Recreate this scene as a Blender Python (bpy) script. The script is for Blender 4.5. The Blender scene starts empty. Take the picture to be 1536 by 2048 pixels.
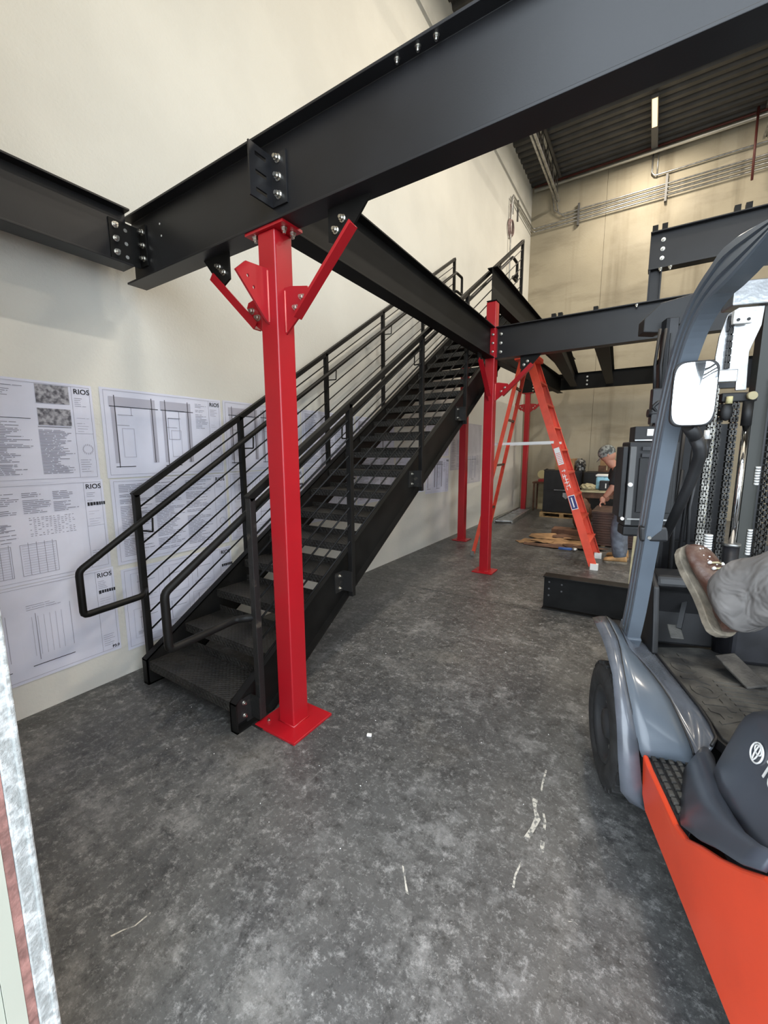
import bpy, bmesh, math, random
from mathutils import Vector, Matrix
random.seed(7)
S = bpy.context.scene
COL = S.collection
V = Vector
# ------------------------------------------------------------------ camera
W_, H_ = 1536, 2048
f_px, pitch, roll, yaw = 821.445, 0.145885554, 0.00518258, 0.572975222
cy_, sy_ = math.cos(yaw), math.sin(yaw); cp_, sp_ = math.cos(pitch), math.sin(pitch)
fw = V((-sy_*cp_, cy_*cp_, -sp_)); r0 = V((cy_, sy_, 0)); d0 = fw.cross(r0)
rr = math.cos(roll)*r0 + math.sin(roll)*d0; dd = -math.sin(roll)*r0 + math.cos(roll)*d0
cam_d = bpy.data.cameras.new('camera'); cam = bpy.data.objects.new('camera', cam_d); COL.objects.link(cam)
M = Matrix((rr, -dd, -fw)).transposed().to_4x4(); M.translation = V((0, 0, 1.6)); cam.matrix_world = M
cam_d.sensor_fit = 'VERTICAL'; cam_d.sensor_height = 24.0; cam_d.lens = 24.0*f_px/H_
cam_d.clip_start = 0.02; cam_d.clip_end = 200
S.camera = cam
# ------------------------------------------------------------------ world, exposure
S.view_settings.view_transform = 'Standard'; S.view_settings.look = 'None'
S.view_settings.gamma = 1.0; S.view_settings.use_curve_mapping = False
S.view_settings.exposure = 1.10
w = bpy.data.worlds.new('world'); S.world = w; w.use_nodes = True
w.node_tree.nodes['Background'].inputs[0].default_value = (0.80, 0.90, 1.0, 1)
w.node_tree.nodes['Background'].inputs[1].default_value = 3.0
def area_lamp(name, loc, sx, sy, power, color, rot=(0, 0, 0), parent=None):
    l = bpy.data.lights.new(name, 'AREA'); l.shape = 'RECTANGLE'; l.size = sx; l.size_y = sy
    l.energy = power; l.color = color
    o = bpy.data.objects.new(name, l); COL.objects.link(o); o.location = loc; o.rotation_euler = rot
    if parent: o.parent = parent
    return o
LAMP_W = 75; LAMP_C = (1.0, 0.89, 0.74)
# ------------------------------------------------------------------ materials
def mat(name, col, rough=0.5, metal=0.0, var=0.0, scale=8.0, bump=0.0, bscale=80.0, col2=None, lo=0.4, hi=0.6, coat=0.0, detail=5.0, spec=None, emis=None, estr=0):
    m = bpy.data.materials.new(name); m.use_nodes = True
    nt = m.node_tree; b = nt.nodes['Principled BSDF']
    c = (*col, 1); b.inputs['Base Color'].default_value = c
    b.inputs['Roughness'].default_value = rough; b.inputs['Metallic'].default_value = metal
    if coat: b.inputs['Coat Weight'].default_value = coat; b.inputs['Coat Roughness'].default_value = 0.12
    if spec is not None: b.inputs['Specular IOR Level'].default_value = spec
    if emis: b.inputs['Emission Color'].default_value = (*emis, 1); b.inputs['Emission Strength'].default_value = estr
    tc = None
    if var or col2 or bump:
        tc = nt.nodes.new('ShaderNodeTexCoord')
    if var or col2:
        n = nt.nodes.new('ShaderNodeTexNoise'); n.inputs['Scale'].default_value = scale; n.inputs['Detail'].default_value = detail
        nt.links.new(tc.outputs['Object'], n.inputs['Vector'])
        r = nt.nodes.new('ShaderNodeValToRGB'); nt.links.new(n.outputs['Fac'], r.inputs['Fac'])
        r.color_ramp.elements[0].position = lo; r.color_ramp.elements[1].position = hi
        if col2: r.color_ramp.elements[0].color = c; r.color_ramp.elements[1].color = (*col2, 1)
        else:
            r.color_ramp.elements[0].color = (*[max(0, x*(1-var)) for x in col], 1)
            r.color_ramp.elements[1].color = (*[min(1, x*(1+var)) for x in col], 1)
        nt.links.new(r.outputs['Color'], b.inputs['Base Color'])
    if bump:
        n2 = nt.nodes.new('ShaderNodeTexNoise'); n2.inputs['Scale'].default_value = bscale; n2.inputs['Detail'].default_value = 4
        nt.links.new(tc.outputs['Object'], n2.inputs['Vector'])
        bp = nt.nodes.new('ShaderNodeBump'); bp.inputs['Strength'].default_value = bump; bp.inputs['Distance'].default_value = 0.01
        nt.links.new(n2.outputs['Fac'], bp.inputs['Height']); nt.links.new(bp.outputs['Normal'], b.inputs['Normal'])
    return m
def add_layer(m, col, scale, lo, hi, vscale=(1, 1, 1), detail=6, rough=0.6, amount=1.0, dist=0.0):
    """mix a further noise-masked colour over the base colour"""
    nt = m.node_tree; b = nt.nodes['Principled BSDF']
    src = b.inputs['Base Color'].links[0].from_socket if b.inputs['Base Color'].links else None
    tc = nt.nodes.new('ShaderNodeTexCoord'); mp = nt.nodes.new('ShaderNodeMapping'); mp.inputs['Scale'].default_value = vscale
    nt.links.new(tc.outputs['Object'], mp.inputs['Vector'])
    n = nt.nodes.new('ShaderNodeTexNoise'); n.inputs['Scale'].default_value = scale; n.inputs['Detail'].default_value = detail
    n.inputs['Roughness'].default_value = rough; n.inputs['Distortion'].default_value = dist
    nt.links.new(mp.outputs['Vector'], n.inputs['Vector'])
    r = nt.nodes.new('ShaderNodeMapRange'); r.inputs['From Min'].default_value = lo; r.inputs['From Max'].default_value = hi
    r.inputs['To Max'].default_value = amount; nt.links.new(n.outputs['Fac'], r.inputs['Value'])
    mx = nt.nodes.new('ShaderNodeMix'); mx.data_type = 'RGBA'
    nt.links.new(r.outputs['Result'], mx.inputs[0])
    if src: nt.links.new(src, mx.inputs[6])
    else: mx.inputs[6].default_value = b.inputs['Base Color'].default_value
    mx.inputs[7].default_value = (*col, 1)
    nt.links.new(mx.outputs[2], b.inputs['Base Color'])
m_wall = mat('cream_paint', (0.665, 0.66, 0.61), 0.75, var=0.035, scale=1.2, bump=0.25, bscale=55)
m_back = mat('tilt_up_concrete', (0.335, 0.300, 0.225), 0.85, var=0.16, scale=0.9, bump=0.2, bscale=30, lo=0.3, hi=0.7)
add_layer(m_back, (0.17, 0.145, 0.10), 1.5, 0.52, 0.72, vscale=(1.5, 1, 0.08), amount=0.75)
add_layer(m_back, (0.16, 0.135, 0.095), 1.1, 0.56, 0.78, vscale=(0.5, 1, 2.4), amount=0.6)
add_layer(m_back, (0.46, 0.42, 0.34), 1.3, 0.52, 0.72, vscale=(0.5, 1, 0.6), amount=0.5)
m_floor = mat('stained_concrete', (0.060, 0.061, 0.062), 0.42, col2=(0.095, 0.096, 0.094), scale=0.8, lo=0.38, hi=0.62, detail=10, bump=0.15, bscale=60)
add_layer(m_floor, (0.026, 0.027, 0.029), 2.1, 0.50, 0.66, amount=0.75, rough=0.75, detail=12)
add_layer(m_floor, (0.27, 0.27, 0.265), 2.6, 0.51, 0.66, amount=0.75, rough=0.80, detail=14)
add_layer(m_floor, (0.42, 0.42, 0.41), 17.0, 0.52, 0.64, amount=0.62, rough=0.85, detail=14)
add_layer(m_floor, (0.014, 0.015, 0.016), 12.0, 0.50, 0.62, amount=0.78, rough=0.85, detail=14)
add_layer(m_floor, (0.38, 0.38, 0.37), 60.0, 0.57, 0.66, amount=0.5, rough=0.75, detail=6)
add_layer(m_floor, (0.36, 0.36, 0.35), 1.6, 0.60, 0.76, vscale=(3.0, 0.30, 1), amount=0.5, rough=0.80, detail=12)
add_layer(m_floor, (0.085, 0.075, 0.055), 1.3, 0.56, 0.75, amount=0.5, detail=6)
m_apron = mat('outside_concrete', (0.38, 0.38, 0.37), 0.8, var=0.1, scale=2)
m_deck = mat('dark_roof_deck', (0.062, 0.058, 0.053), 0.6, var=0.15, scale=3)
m_dim = mat('dimmed_black_steel_paint', (0.0075, 0.0078, 0.0080), 0.6, var=0.15, scale=3, spec=0.16)  # same black paint, reflected light taken down by darker colour and low sheen
m_blk = mat('black_steel_paint', (0.011, 0.011, 0.0125), 0.42, var=0.15, scale=3, bump=0.03, bscale=160, spec=0.42)
m_stair = mat('black_mill_steel', (0.0070, 0.0068, 0.0065), 0.50, var=0.3, scale=5, bump=0.05, bscale=120, spec=0.22)
m_rust = mat('scuffed_black_steel', (0.013, 0.0125, 0.012), 0.5, col2=(0.10, 0.085, 0.065), scale=14, lo=0.60, hi=0.75, bump=0.2, bscale=90)
m_red = mat('red_gloss_paint', (0.385, 0.007, 0.014), 0.33, var=0.04, scale=3, coat=0.12)
m_weld = mat('weld_seam', (0.75, 0.18, 0.16), 0.35)
m_bolt = mat('zinc_bolt', (0.62, 0.60, 0.55), 0.28, 1.0, bump=0.1, bscale=200)
m_steel = mat('galvanised_steel', (0.42, 0.42, 0.41), 0.4, 0.9, var=0.2, scale=12)
m_alu = mat('aluminium', (0.66, 0.66, 0.64), 0.32, 0.9)
m_silver = mat('silver_paint', (0.42, 0.43, 0.44), 0.30, 0.8, var=0.22, scale=6, bump=0.15, bscale=50)
m_chrome = mat('chrome', (0.92, 0.92, 0.92), 0.05, 1.0)
m_mirror = mat('mirror_glass', (0.92, 0.94, 0.96), 0.03, 1.0)
add_layer(m_mirror, (0.55, 0.55, 0.56), 60, 0.62, 0.72, amount=0.6, detail=3)
m_slate = mat('slate_blue_paint', (0.105, 0.125, 0.150), 0.33, var=0.06, scale=5, coat=0.3)
m_slate2 = mat('slate_blue_panel', (0.095, 0.105, 0.125), 0.25, var=0.18, scale=6, coat=0.5)
m_hood = mat('dark_grey_plastic', (0.055, 0.062, 0.078), 0.35, var=0.1, scale=4, coat=0.2)
m_orange = mat('orange_red_body_paint', (0.70, 0.060, 0.018), 0.38, var=0.06, scale=3, coat=0.2)
add_layer(m_orange, (0.80, 0.22, 0.12), 5, 0.66, 0.78, vscale=(6, 1, 6), amount=0.4, detail=8)
m_tyre = mat('rubber_tyre', (0.022, 0.022, 0.022), 0.75, var=0.35, scale=14, bump=0.15, bscale=60)
m_rim = mat('dark_rim', (0.05, 0.052, 0.055), 0.45, 0.4)
m_mat = mat('worn_rubber_mat', (0.024, 0.023, 0.022), 0.6, col2=(0.105, 0.098, 0.085), scale=7, lo=0.42, hi=0.75, bump=0.3, bscale=70)
m_black = mat('black_plastic', (0.012, 0.012, 0.013), 0.5, var=0.2, scale=9)
m_grime = mat('greasy_black', (0.010, 0.010, 0.0125), 0.4, var=0.4, scale=9)
m_chain = mat('oily_chain', (0.22, 0.21, 0.19), 0.38, 0.85, var=0.4, scale=30)
m_chaind = mat('dark_chain', (0.055, 0.053, 0.050), 0.45, 0.8, var=0.4, scale=30)
m_paper = mat('drawing_paper', (0.66, 0.68, 0.80), 0.7, var=0.05, scale=2.5)
m_paper2 = mat('grey_drawing_paper', (0.50, 0.49, 0.53), 0.7, var=0.08, scale=2)  # greyer paper tone for the two rearmost sheets
m_ink = mat('black_ink', (0.018, 0.018, 0.025), 0.8)
m_ink2 = mat('grey_ink', (0.22, 0.22, 0.27), 0.8)
m_ink3 = mat('light_grey_ink', (0.42, 0.42, 0.50), 0.8)
m_photo = mat('printed_photo', (0.10, 0.10, 0.12), 0.8, col2=(0.42, 0.42, 0.46), scale=38, lo=0.38, hi=0.62, detail=8)
m_ladder = mat('orange_fibreglass', (0.74, 0.085, 0.045), 0.45, var=0.08, scale=6)
m_white = mat('white_label', (0.8, 0.8, 0.78), 0.6)
m_navy = mat('navy_label', (0.04, 0.04, 0.16), 0.6)
m_card = mat('cardboard', (0.34, 0.20, 0.095), 0.85, var=0.2, scale=5)
m_cardd = mat('dark_cardboard', (0.12, 0.060, 0.035), 0.8, var=0.3, scale=6)
m_wood = mat('pallet_wood', (0.40, 0.26, 0.12), 0.8, var=0.25, scale=9)
m_pale = mat('pale_wood', (0.46, 0.40, 0.24), 0.7, var=0.15, scale=7)
m_plank = mat('brown_board', (0.070, 0.036, 0.026), 0.4, var=0.4, scale=8)
m_jean = mat('blue_grey_denim', (0.115, 0.130, 0.160), 0.9, var=0.25, scale=14, bump=0.3, bscale=40)
m_trou = mat('grey_work_trousers', (0.145, 0.135, 0.128), 0.9, var=0.12, scale=12, bump=0.35, bscale=9.5)
_b = m_trou.node_tree.nodes
for n_ in _b:
    if n_.type == 'BUMP': n_.inputs['Strength'].default_value = 0.9; n_.inputs['Distance'].default_value = 0.035
    if n_.type == 'TEX_NOISE' and n_.inputs['Scale'].default_value == 9.5: n_.inputs['Distortion'].default_value = 1.2; n_.inputs['Detail'].default_value = 2
m_boot = mat('brown_boot_leather', (0.070, 0.030, 0.020), 0.42, col2=(0.15, 0.115, 0.095), scale=11, lo=0.45, hi=0.7, bump=0.3, bscale=50)
m_sole = mat('worn_boot_sole', (0.17, 0.145, 0.11), 0.8, var=0.3, scale=20, bump=0.4, bscale=60)
m_tan = mat('tan_boot_leather', (0.42, 0.24, 0.10), 0.7, var=0.2, scale=12)
m_skin = mat('skin', (0.50, 0.24, 0.16), 0.55)
m_cap = mat('camo_cap', (0.07, 0.075, 0.07), 0.85, col2=(0.25, 0.26, 0.24), scale=26, lo=0.45, hi=0.55)
m_shirt = mat('black_shirt', (0.010, 0.010, 0.012), 0.9)
m_hair = mat('dark_hair', (0.03, 0.02, 0.015), 0.8)
m_case = mat('black_case', (0.009, 0.009, 0.010), 0.55, var=0.3, scale=6, bump=0.1, bscale=40)
m_blue = mat('light_blue_plastic', (0.30, 0.58, 0.72), 0.4, var=0.2, scale=12)
m_redthing = mat('red_plastic', (0.35, 0.03, 0.03), 0.5)
m_yel = mat('yellowish_plastic', (0.62, 0.56, 0.30), 0.5)
m_pipe_red = mat('dark_red_pipe', (0.10, 0.022, 0.018), 0.5)
m_lamp = mat('glowing_tube', (1, 0.9, 0.7), 0.5, emis=(1.0, 0.66, 0.34), estr=0.8)
m_lampbody = mat('grey_lamp_housing', (0.10, 0.10, 0.10), 0.5)
m_jamb = mat('worn_white_metal', (0.30, 0.31, 0.30), 0.6, col2=(0.50, 0.51, 0.50), scale=40, lo=0.46, hi=0.62, bump=0.5, bscale=80)
add_layer(m_jamb, (0.12, 0.13, 0.12), 26, 0.60, 0.70, vscale=(1, 1, 0.5), amount=0.8)
m_pink = mat('worn_red_seal', (0.26, 0.13, 0.11), 0.7, var=0.3, scale=30, bump=0.3, bscale=80)
m_cable = mat('grey_red_cable', (0.28, 0.20, 0.19), 0.6, var=0.2, scale=20)
# diamond tread plate
m_tread = mat('diamond_plate', (0.014, 0.0135, 0.0125), 0.52, col2=(0.036, 0.034, 0.030), scale=4, lo=0.4, hi=0.7)
nt = m_tread.node_tree; b_ = nt.nodes['Principled BSDF']
tc_ = nt.nodes.new('ShaderNodeTexCoord'); bp_ = nt.nodes.new('ShaderNodeBump'); bp_.inputs['Strength'].default_value = 0.9; bp_.inputs['Distance'].default_value = 0.004
ws = []
for ang in (0.5, -0.5):
    mp_ = nt.nodes.new('ShaderNodeMapping'); mp_.inputs['Rotation'].default_value = (0.6, 0, ang*2)
    wv = nt.nodes.new('ShaderNodeTexWave'); wv.inputs['Scale'].default_value = 16
    nt.links.new(tc_.outputs['Object'], mp_.inputs['Vector']); nt.links.new(mp_.outputs['Vector'], wv.inputs['Vector']); ws.append(wv)
mm = nt.nodes.new('ShaderNodeMath'); mm.operation = 'MULTIPLY'
nt.links.new(ws[0].outputs['Fac'], mm.inputs[0]); nt.links.new(ws[1].outputs['Fac'], mm.inputs[1])
nt.links.new(mm.outputs[0], bp_.inputs['Height']); nt.links.new(bp_.outputs['Normal'], b_.inputs['Normal'])
# ------------------------------------------------------------------ mesh helpers
class MB:
    def __init__(s): s.v = []; s.f = []; s.sm = []
    def add(s, vs, fs, smooth=False):
        n = len(s.v); s.v += [tuple(x) for x in vs]; s.f += [tuple(i+n for i in f) for f in fs]; s.sm += [smooth]*len(fs); return s
    def box(s, lo, hi):
        x0, y0, z0 = lo; x1, y1, z1 = hi
        return s.add([(x0,y0,z0),(x1,y0,z0),(x1,y1,z0),(x0,y1,z0),(x0,y0,z1),(x1,y0,z1),(x1,y1,z1),(x0,y1,z1)],
              [(0,3,2,1),(4,5,6,7),(0,1,5,4),(1,2,6,5),(2,3,7,6),(3,0,4,7)])
    def cbox(s, c, size, rot=None):
        hx, hy, hz = [a/2 for a in size]; R = rot or Matrix.Identity(3)
        vs = [V(c)+R@V((x*hx, y*hy, z*hz)) for z in (-1,1) for x, y in ((-1,-1),(1,-1),(1,1),(-1,1))]
        return s.add(vs, [(0,3,2,1),(4,5,6,7),(0,1,5,4),(1,2,6,5),(2,3,7,6),(3,0,4,7)])
    def extrude(s, prof, o, a, b, d):
        """closed 2D profile (in axes a,b from o) swept by vector d"""
        o, a, b, d = V(o), V(a), V(b), V(d); n = len(prof)
        v0 = [o+a*p+b*q for p, q in prof]; vs = v0+[x+d for x in v0]
        fs = [(i, (i+1) % n, n+(i+1) % n, n+i) for i in range(n)]
        fs += [tuple(range(n-1, -1, -1)), tuple(range(n, 2*n))]
        return s.add(vs, fs)
    def bar(s, p0, p1, w, h, up=(0, 0, 1)):
        p0, p1 = V(p0), V(p1); d = p1-p0; x = d.cross(V(up)).normalized(); y = x.cross(d).normalized()
        return s.extrude([(-w/2,-h/2),(w/2,-h/2),(w/2,h/2),(-w/2,h/2)], p0, x, y, d)
    def tube(s, pts, r, n=8, closed=False):
        pts = [V(p) for p in pts]; rs = list(r) if isinstance(r, (list, tuple)) else [r]*len(pts)
        if not closed:      # round off sharp bends
            P_, R_ = [pts[0]], [rs[0]]
            for i in range(1, len(pts)-1):
                a_, b_ = pts[i-1]-pts[i], pts[i+1]-pts[i]
                if a_.length > 1e-6 and b_.length > 1e-6 and a_.angle(-b_, 0) > 0.45:
                    q = min(rs[i]*1.3, a_.length*0.4, b_.length*0.4); pa, pb = pts[i]+a_.normalized()*q, pts[i]+b_.normalized()*q
                    for k in range(4):
                        t_ = k/3; P_.append(pa*(1-t_)**2+pts[i]*2*t_*(1-t_)+pb*t_*t_); R_.append(rs[i])
                else: P_.append(pts[i]); R_.append(rs[i])
            P_.append(pts[-1]); R_.append(rs[-1]); pts, rs = P_, R_
        m = len(pts); vs = []; fs = []; x = None; tp = None
        for i, p in enumerate(pts):
            if closed: t = (pts[(i+1) % m]-pts[i-1])
            else: t = (pts[min(i+1, m-1)]-pts[max(i-1, 0)])
            t = t.normalized() if t.length > 1e-9 else (tp or V((0, 0, 1)))
            if x is None:
                x = t.cross(V((0, 0, 1)) if abs(t.z) < 0.9 else V((1, 0, 0))).normalized()
            else:
                x = tp.rotation_difference(t)@x; x = (x-t*x.dot(t)).normalized()
            tp = t; y = x.cross(t).normalized()
            vs += [p+(x*math.cos(2*math.pi*j/n)+y*math.sin(2*math.pi*j/n))*rs[i] for j in range(n)]
        L = m if closed else m-1
        for i in range(L):
            for j in range(n):
                a0 = i*n+j; a1 = i*n+(j+1) % n; b0 = ((i+1) % m)*n+j; b1 = ((i+1) % m)*n+(j+1) % n
                fs.append((a0, a1, b1, b0))
        s.add(vs, fs, True)
        if not closed:
            base = len(s.v)-len(vs)
            s.f.append(tuple(base+j for j in range(n-1, -1, -1))); s.f.append(tuple(base+(m-1)*n+j for j in range(n))); s.sm += [False, False]
        return s
    def cyl(s, p0, p1, r, n=12): return s.tube([p0, p1], r, n)
    def ibeam(s, p0, p1, h, bf, tf=0.012, tw=0.010, up=(0, 0, 1)):
        """p0,p1: bottom centre line"""
        p0, p1 = V(p0), V(p1); d = p1-p0; x = d.cross(V(up)).normalized(); y = V(up)
        a, t = bf/2, tw/2
        pr = [(-a,0),(a,0),(a,tf),(t,tf),(t,h-tf),(a,h-tf),(a,h),(-a,h),(-a,h-tf),(-t,h-tf),(-t,tf),(-a,tf)]
        return s.extrude(pr, p0, x, y, d)
    def grid(s, rows, smooth=True, closed=False):
        m = len(rows); n = len(rows[0]); vs = [p for r in rows for p in r]; fs = []
        for i in range(m-1):
            for j in range(n if closed else n-1):
                fs.append((i*n+j, i*n+(j+1) % n, (i+1)*n+(j+1) % n, (i+1)*n+j))
        return s.add(vs, fs, smooth)
    def ball(s, c, r, n=12, m=8, sc=(1, 1, 1), rot=None):
        R = rot or Matrix.Identity(3); rows = []
        for i in range(m+1):
            a = math.pi*i/m
            rows.append([V(c)+R@V((r*sc[0]*math.sin(a)*math.cos(2*math.pi*j/n), r*sc[1]*math.sin(a)*math.sin(2*math.pi*j/n), r*sc[2]*math.cos(a))) for j in range(n)])
        return s.grid(rows, True, True)
    def build(s, name, m, parent=None, bevel=0, solid=0, sub=0, seg=2):
        me = bpy.data.meshes.new(name); me.from_pydata(s.v, [], s.f)
        for p, k in zip(me.polygons, s.sm): p.use_smooth = k
        me.materials.append(m)
        bm = bmesh.new(); bm.from_mesh(me)
        if sub or bevel or solid == 0: bmesh.ops.recalc_face_normals(bm, faces=bm.faces)
        bm.to_mesh(me); bm.free()
        o = bpy.data.objects.new(name, me); COL.objects.link(o)
        if parent: o.parent = parent
        if solid:
            md = o.modifiers.new('s', 'SOLIDIFY'); md.thickness = solid; md.offset = 0
        if bevel:
            md = o.modifiers.new('b', 'BEVEL'); md.width = bevel; md.segments = seg; md.limit_method = 'ANGLE'; md.angle_limit = 0.6
        if sub:
            md = o.modifiers.new('u', 'SUBSURF'); md.levels = sub; md.render_levels = sub
        return o
def tag(o, label, cat, group=None, kind=None):
    o['label'] = label; o['category'] = cat
    if group: o['group'] = group
    if kind: o['kind'] = kind
    return o
def thing(name, label, cat, loc=(0, 0, 0), rz=0, group=None):
    o = bpy.data.objects.new(name, None); COL.objects.link(o); o.location = loc; o.rotation_euler = (0, 0, rz)
    o.empty_display_size = 0.1
    return tag(o, label, cat, group)
def struct(o, label=None):
    o['kind'] = 'structure'
    if label: o['label'] = label
    return o
def copy_tree(o, parent=None):
    c = o.copy(); COL.objects.link(c); c.parent = parent
    for ch in list(o.children): copy_tree(ch, c)
    return c
def text_mesh(name, txt, size, o, a, b, m, parent, bold=0.0, depth=0.0008, stretch=1.0):
    cu = bpy.data.curves.new(name, 'FONT'); cu.body = txt; cu.size = size; cu.extrude = depth; cu.offset = bold
    cu.align_x = 'LEFT'; cu.resolution_u = 3
    t = bpy.data.objects.new('tmp_text', cu); COL.objects.link(t)
    bpy.context.view_layer.update()
    me = bpy.data.meshes.new_from_object(t.evaluated_get(bpy.context.evaluated_depsgraph_get()))
    bpy.data.objects.remove(t, do_unlink=True)
    a, b = V(a), V(b); c = a.cross(b)
    for v in me.vertices: v.co = V(o)+a*v.co.x*stretch+b*v.co.y+c*v.co.z
    me.name = name; me.materials.clear(); me.materials.append(m)
    ob = bpy.data.objects.new(name, me); COL.objects.link(ob)
    if parent: ob.parent = parent
    return ob
# shared bolt mesh: hex head on washer, axis = +Z local
def bolt_mesh():
    mb = MB(); mb.cyl((0,0,0), (0,0,0.003), 0.017, 12); mb.cyl((0,0,0.003), (0,0,0.015), 0.0135, 6); mb.cyl((0,0,0.015), (0,0,0.026), 0.008, 8)
    o = mb.build('bolt', m_bolt); me = o.data
    for p in me.polygons: p.use_smooth = False
    bpy.data.objects.remove(o); return me
BOLT = bolt_mesh()
def bolt(p, axis, parent, s=1.0):
    o = bpy.data.objects.new('bolt', BOLT); COL.objects.link(o); o.parent = parent
    o.location = V(p)-(parent.location if parent else V())
    o.rotation_mode = 'QUATERNION'; o.rotation_quaternion = V(axis).to_track_quat('Z', 'Y'); o.scale = (s, s, s)
    return o
def sheet_prof(pts2, o, a, b, d): return MB().extrude(pts2, o, a, b, d)
X, Y, Z = V((1,0,0)), V((0,1,0)), V((0,0,1))
# ================================================================== STRUCTURE
WX = -3.10; BY = 12.0; ZC = 8.32; RX = 9.0
JX, JY = -0.966, 0.217
struct(MB().box((WX-0.2, 4.175, -0.15), (RX+0.2, BY+0.2, 0)).build('floor', m_floor), 'stained grey concrete floor slab beyond the sawn joint')
struct(MB().box((WX-0.2, -0.06, -0.15), (RX+0.2, 4.168, 0)).build('floor', m_floor), 'stained grey concrete floor slab nearest the doorway')
struct(MB().box((WX-0.2, -0.06, -0.30), (RX+0.2, BY+0.2, -0.151)).build('trim_1', mat('joint_filler', (0.2, 0.2, 0.19), 0.9)), 'pale filler at the bottom of the floor joint')
struct(MB().box((-30, -40, -0.2), (35, -0.061, -0.01)).build('floor', m_apron), 'pale concrete apron outside the doorway')
struct(MB().box((WX-0.2, -0.06, 0), (WX, BY, ZC+0.6)).build('wall_left', m_wall), 'cream painted wall behind the staircase')
# right part of the building (outside the frame)
struct(MB().box((RX, -0.06, 0), (RX+0.2, BY, ZC+0.6)).build('wall_right', m_wall))
# front wall with door opening
fwm = MB()
fwm.box((WX, -0.06, 0), (JX-0.03, JY-0.004, ZC+0.6)); fwm.box((RX-2.2, -0.06, 0), (RX, JY-0.004, ZC+0.6)); fwm.box((JX-0.03, -0.06, 5.2), (RX-2.2, JY-0.004, ZC+0.6))
struct(fwm.build('wall_front', m_wall), 'cream wall around the roll-up doorway')
# worn jamb strips at the left of the doorway
t = MB(); t.box((JX-0.05, JY-0.030, 0), (JX, JY, 5.2)); t.box((JX-0.005, JY-0.008, 0), (JX+0.004, JY+0.002, 5.2))
struct(t.build('trim_2', m_jamb, bevel=0.003), 'chipped white metal corner strip of the door jamb')
struct(MB().box((JX-0.05, JY-0.045, 0), (JX-0.002, JY-0.0305, 5.2)).build('trim_3', m_pink), 'worn red strip beside the white jamb corner')
t = MB(); t.box((JX-0.05, JY-0.074, 0), (JX-0.001, JY-0.0455, 5.2)); t.box((JX-0.03, -0.06, 0), (JX-0.006, JY-0.075, 5.2))
struct(t.build('trim_4', mat('cream_jamb_paint', (0.42, 0.43, 0.36), 0.6, var=0.05, scale=3)), 'cream painted face of the door jamb')
# back wall of tall concrete panels
for i, (x0, x1) in enumerate([(WX, -1.353), (-1.347, 2.297), (2.303, 5.897), (5.903, RX)]):
    struct(MB().box((x0, BY, 0), (x1, BY+0.2, ZC+0.6)).build('wall_back', m_back), 'stained tan concrete panel of the rear wall')
# corrugated ceiling, ribs run along X
cm = MB(); prof = []; y = -0.1; k = 0
ys = []
while y < BY:
    ys += [(y, 0), (y+0.085, 0), (y+0.11, 0.06), (y+0.185, 0.06)]; y += 0.21
rows = [[V((x, yy, ZC+0.025*(BY-yy)*0.3+zz)) for yy, zz in ys] for x in (WX, RX)]
cm.grid(rows, False); struct(cm.build('ceiling', m_deck, solid=0.004), 'dark corrugated steel roof deck')
def zceil(y): return ZC+0.0075*(BY-y)
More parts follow.
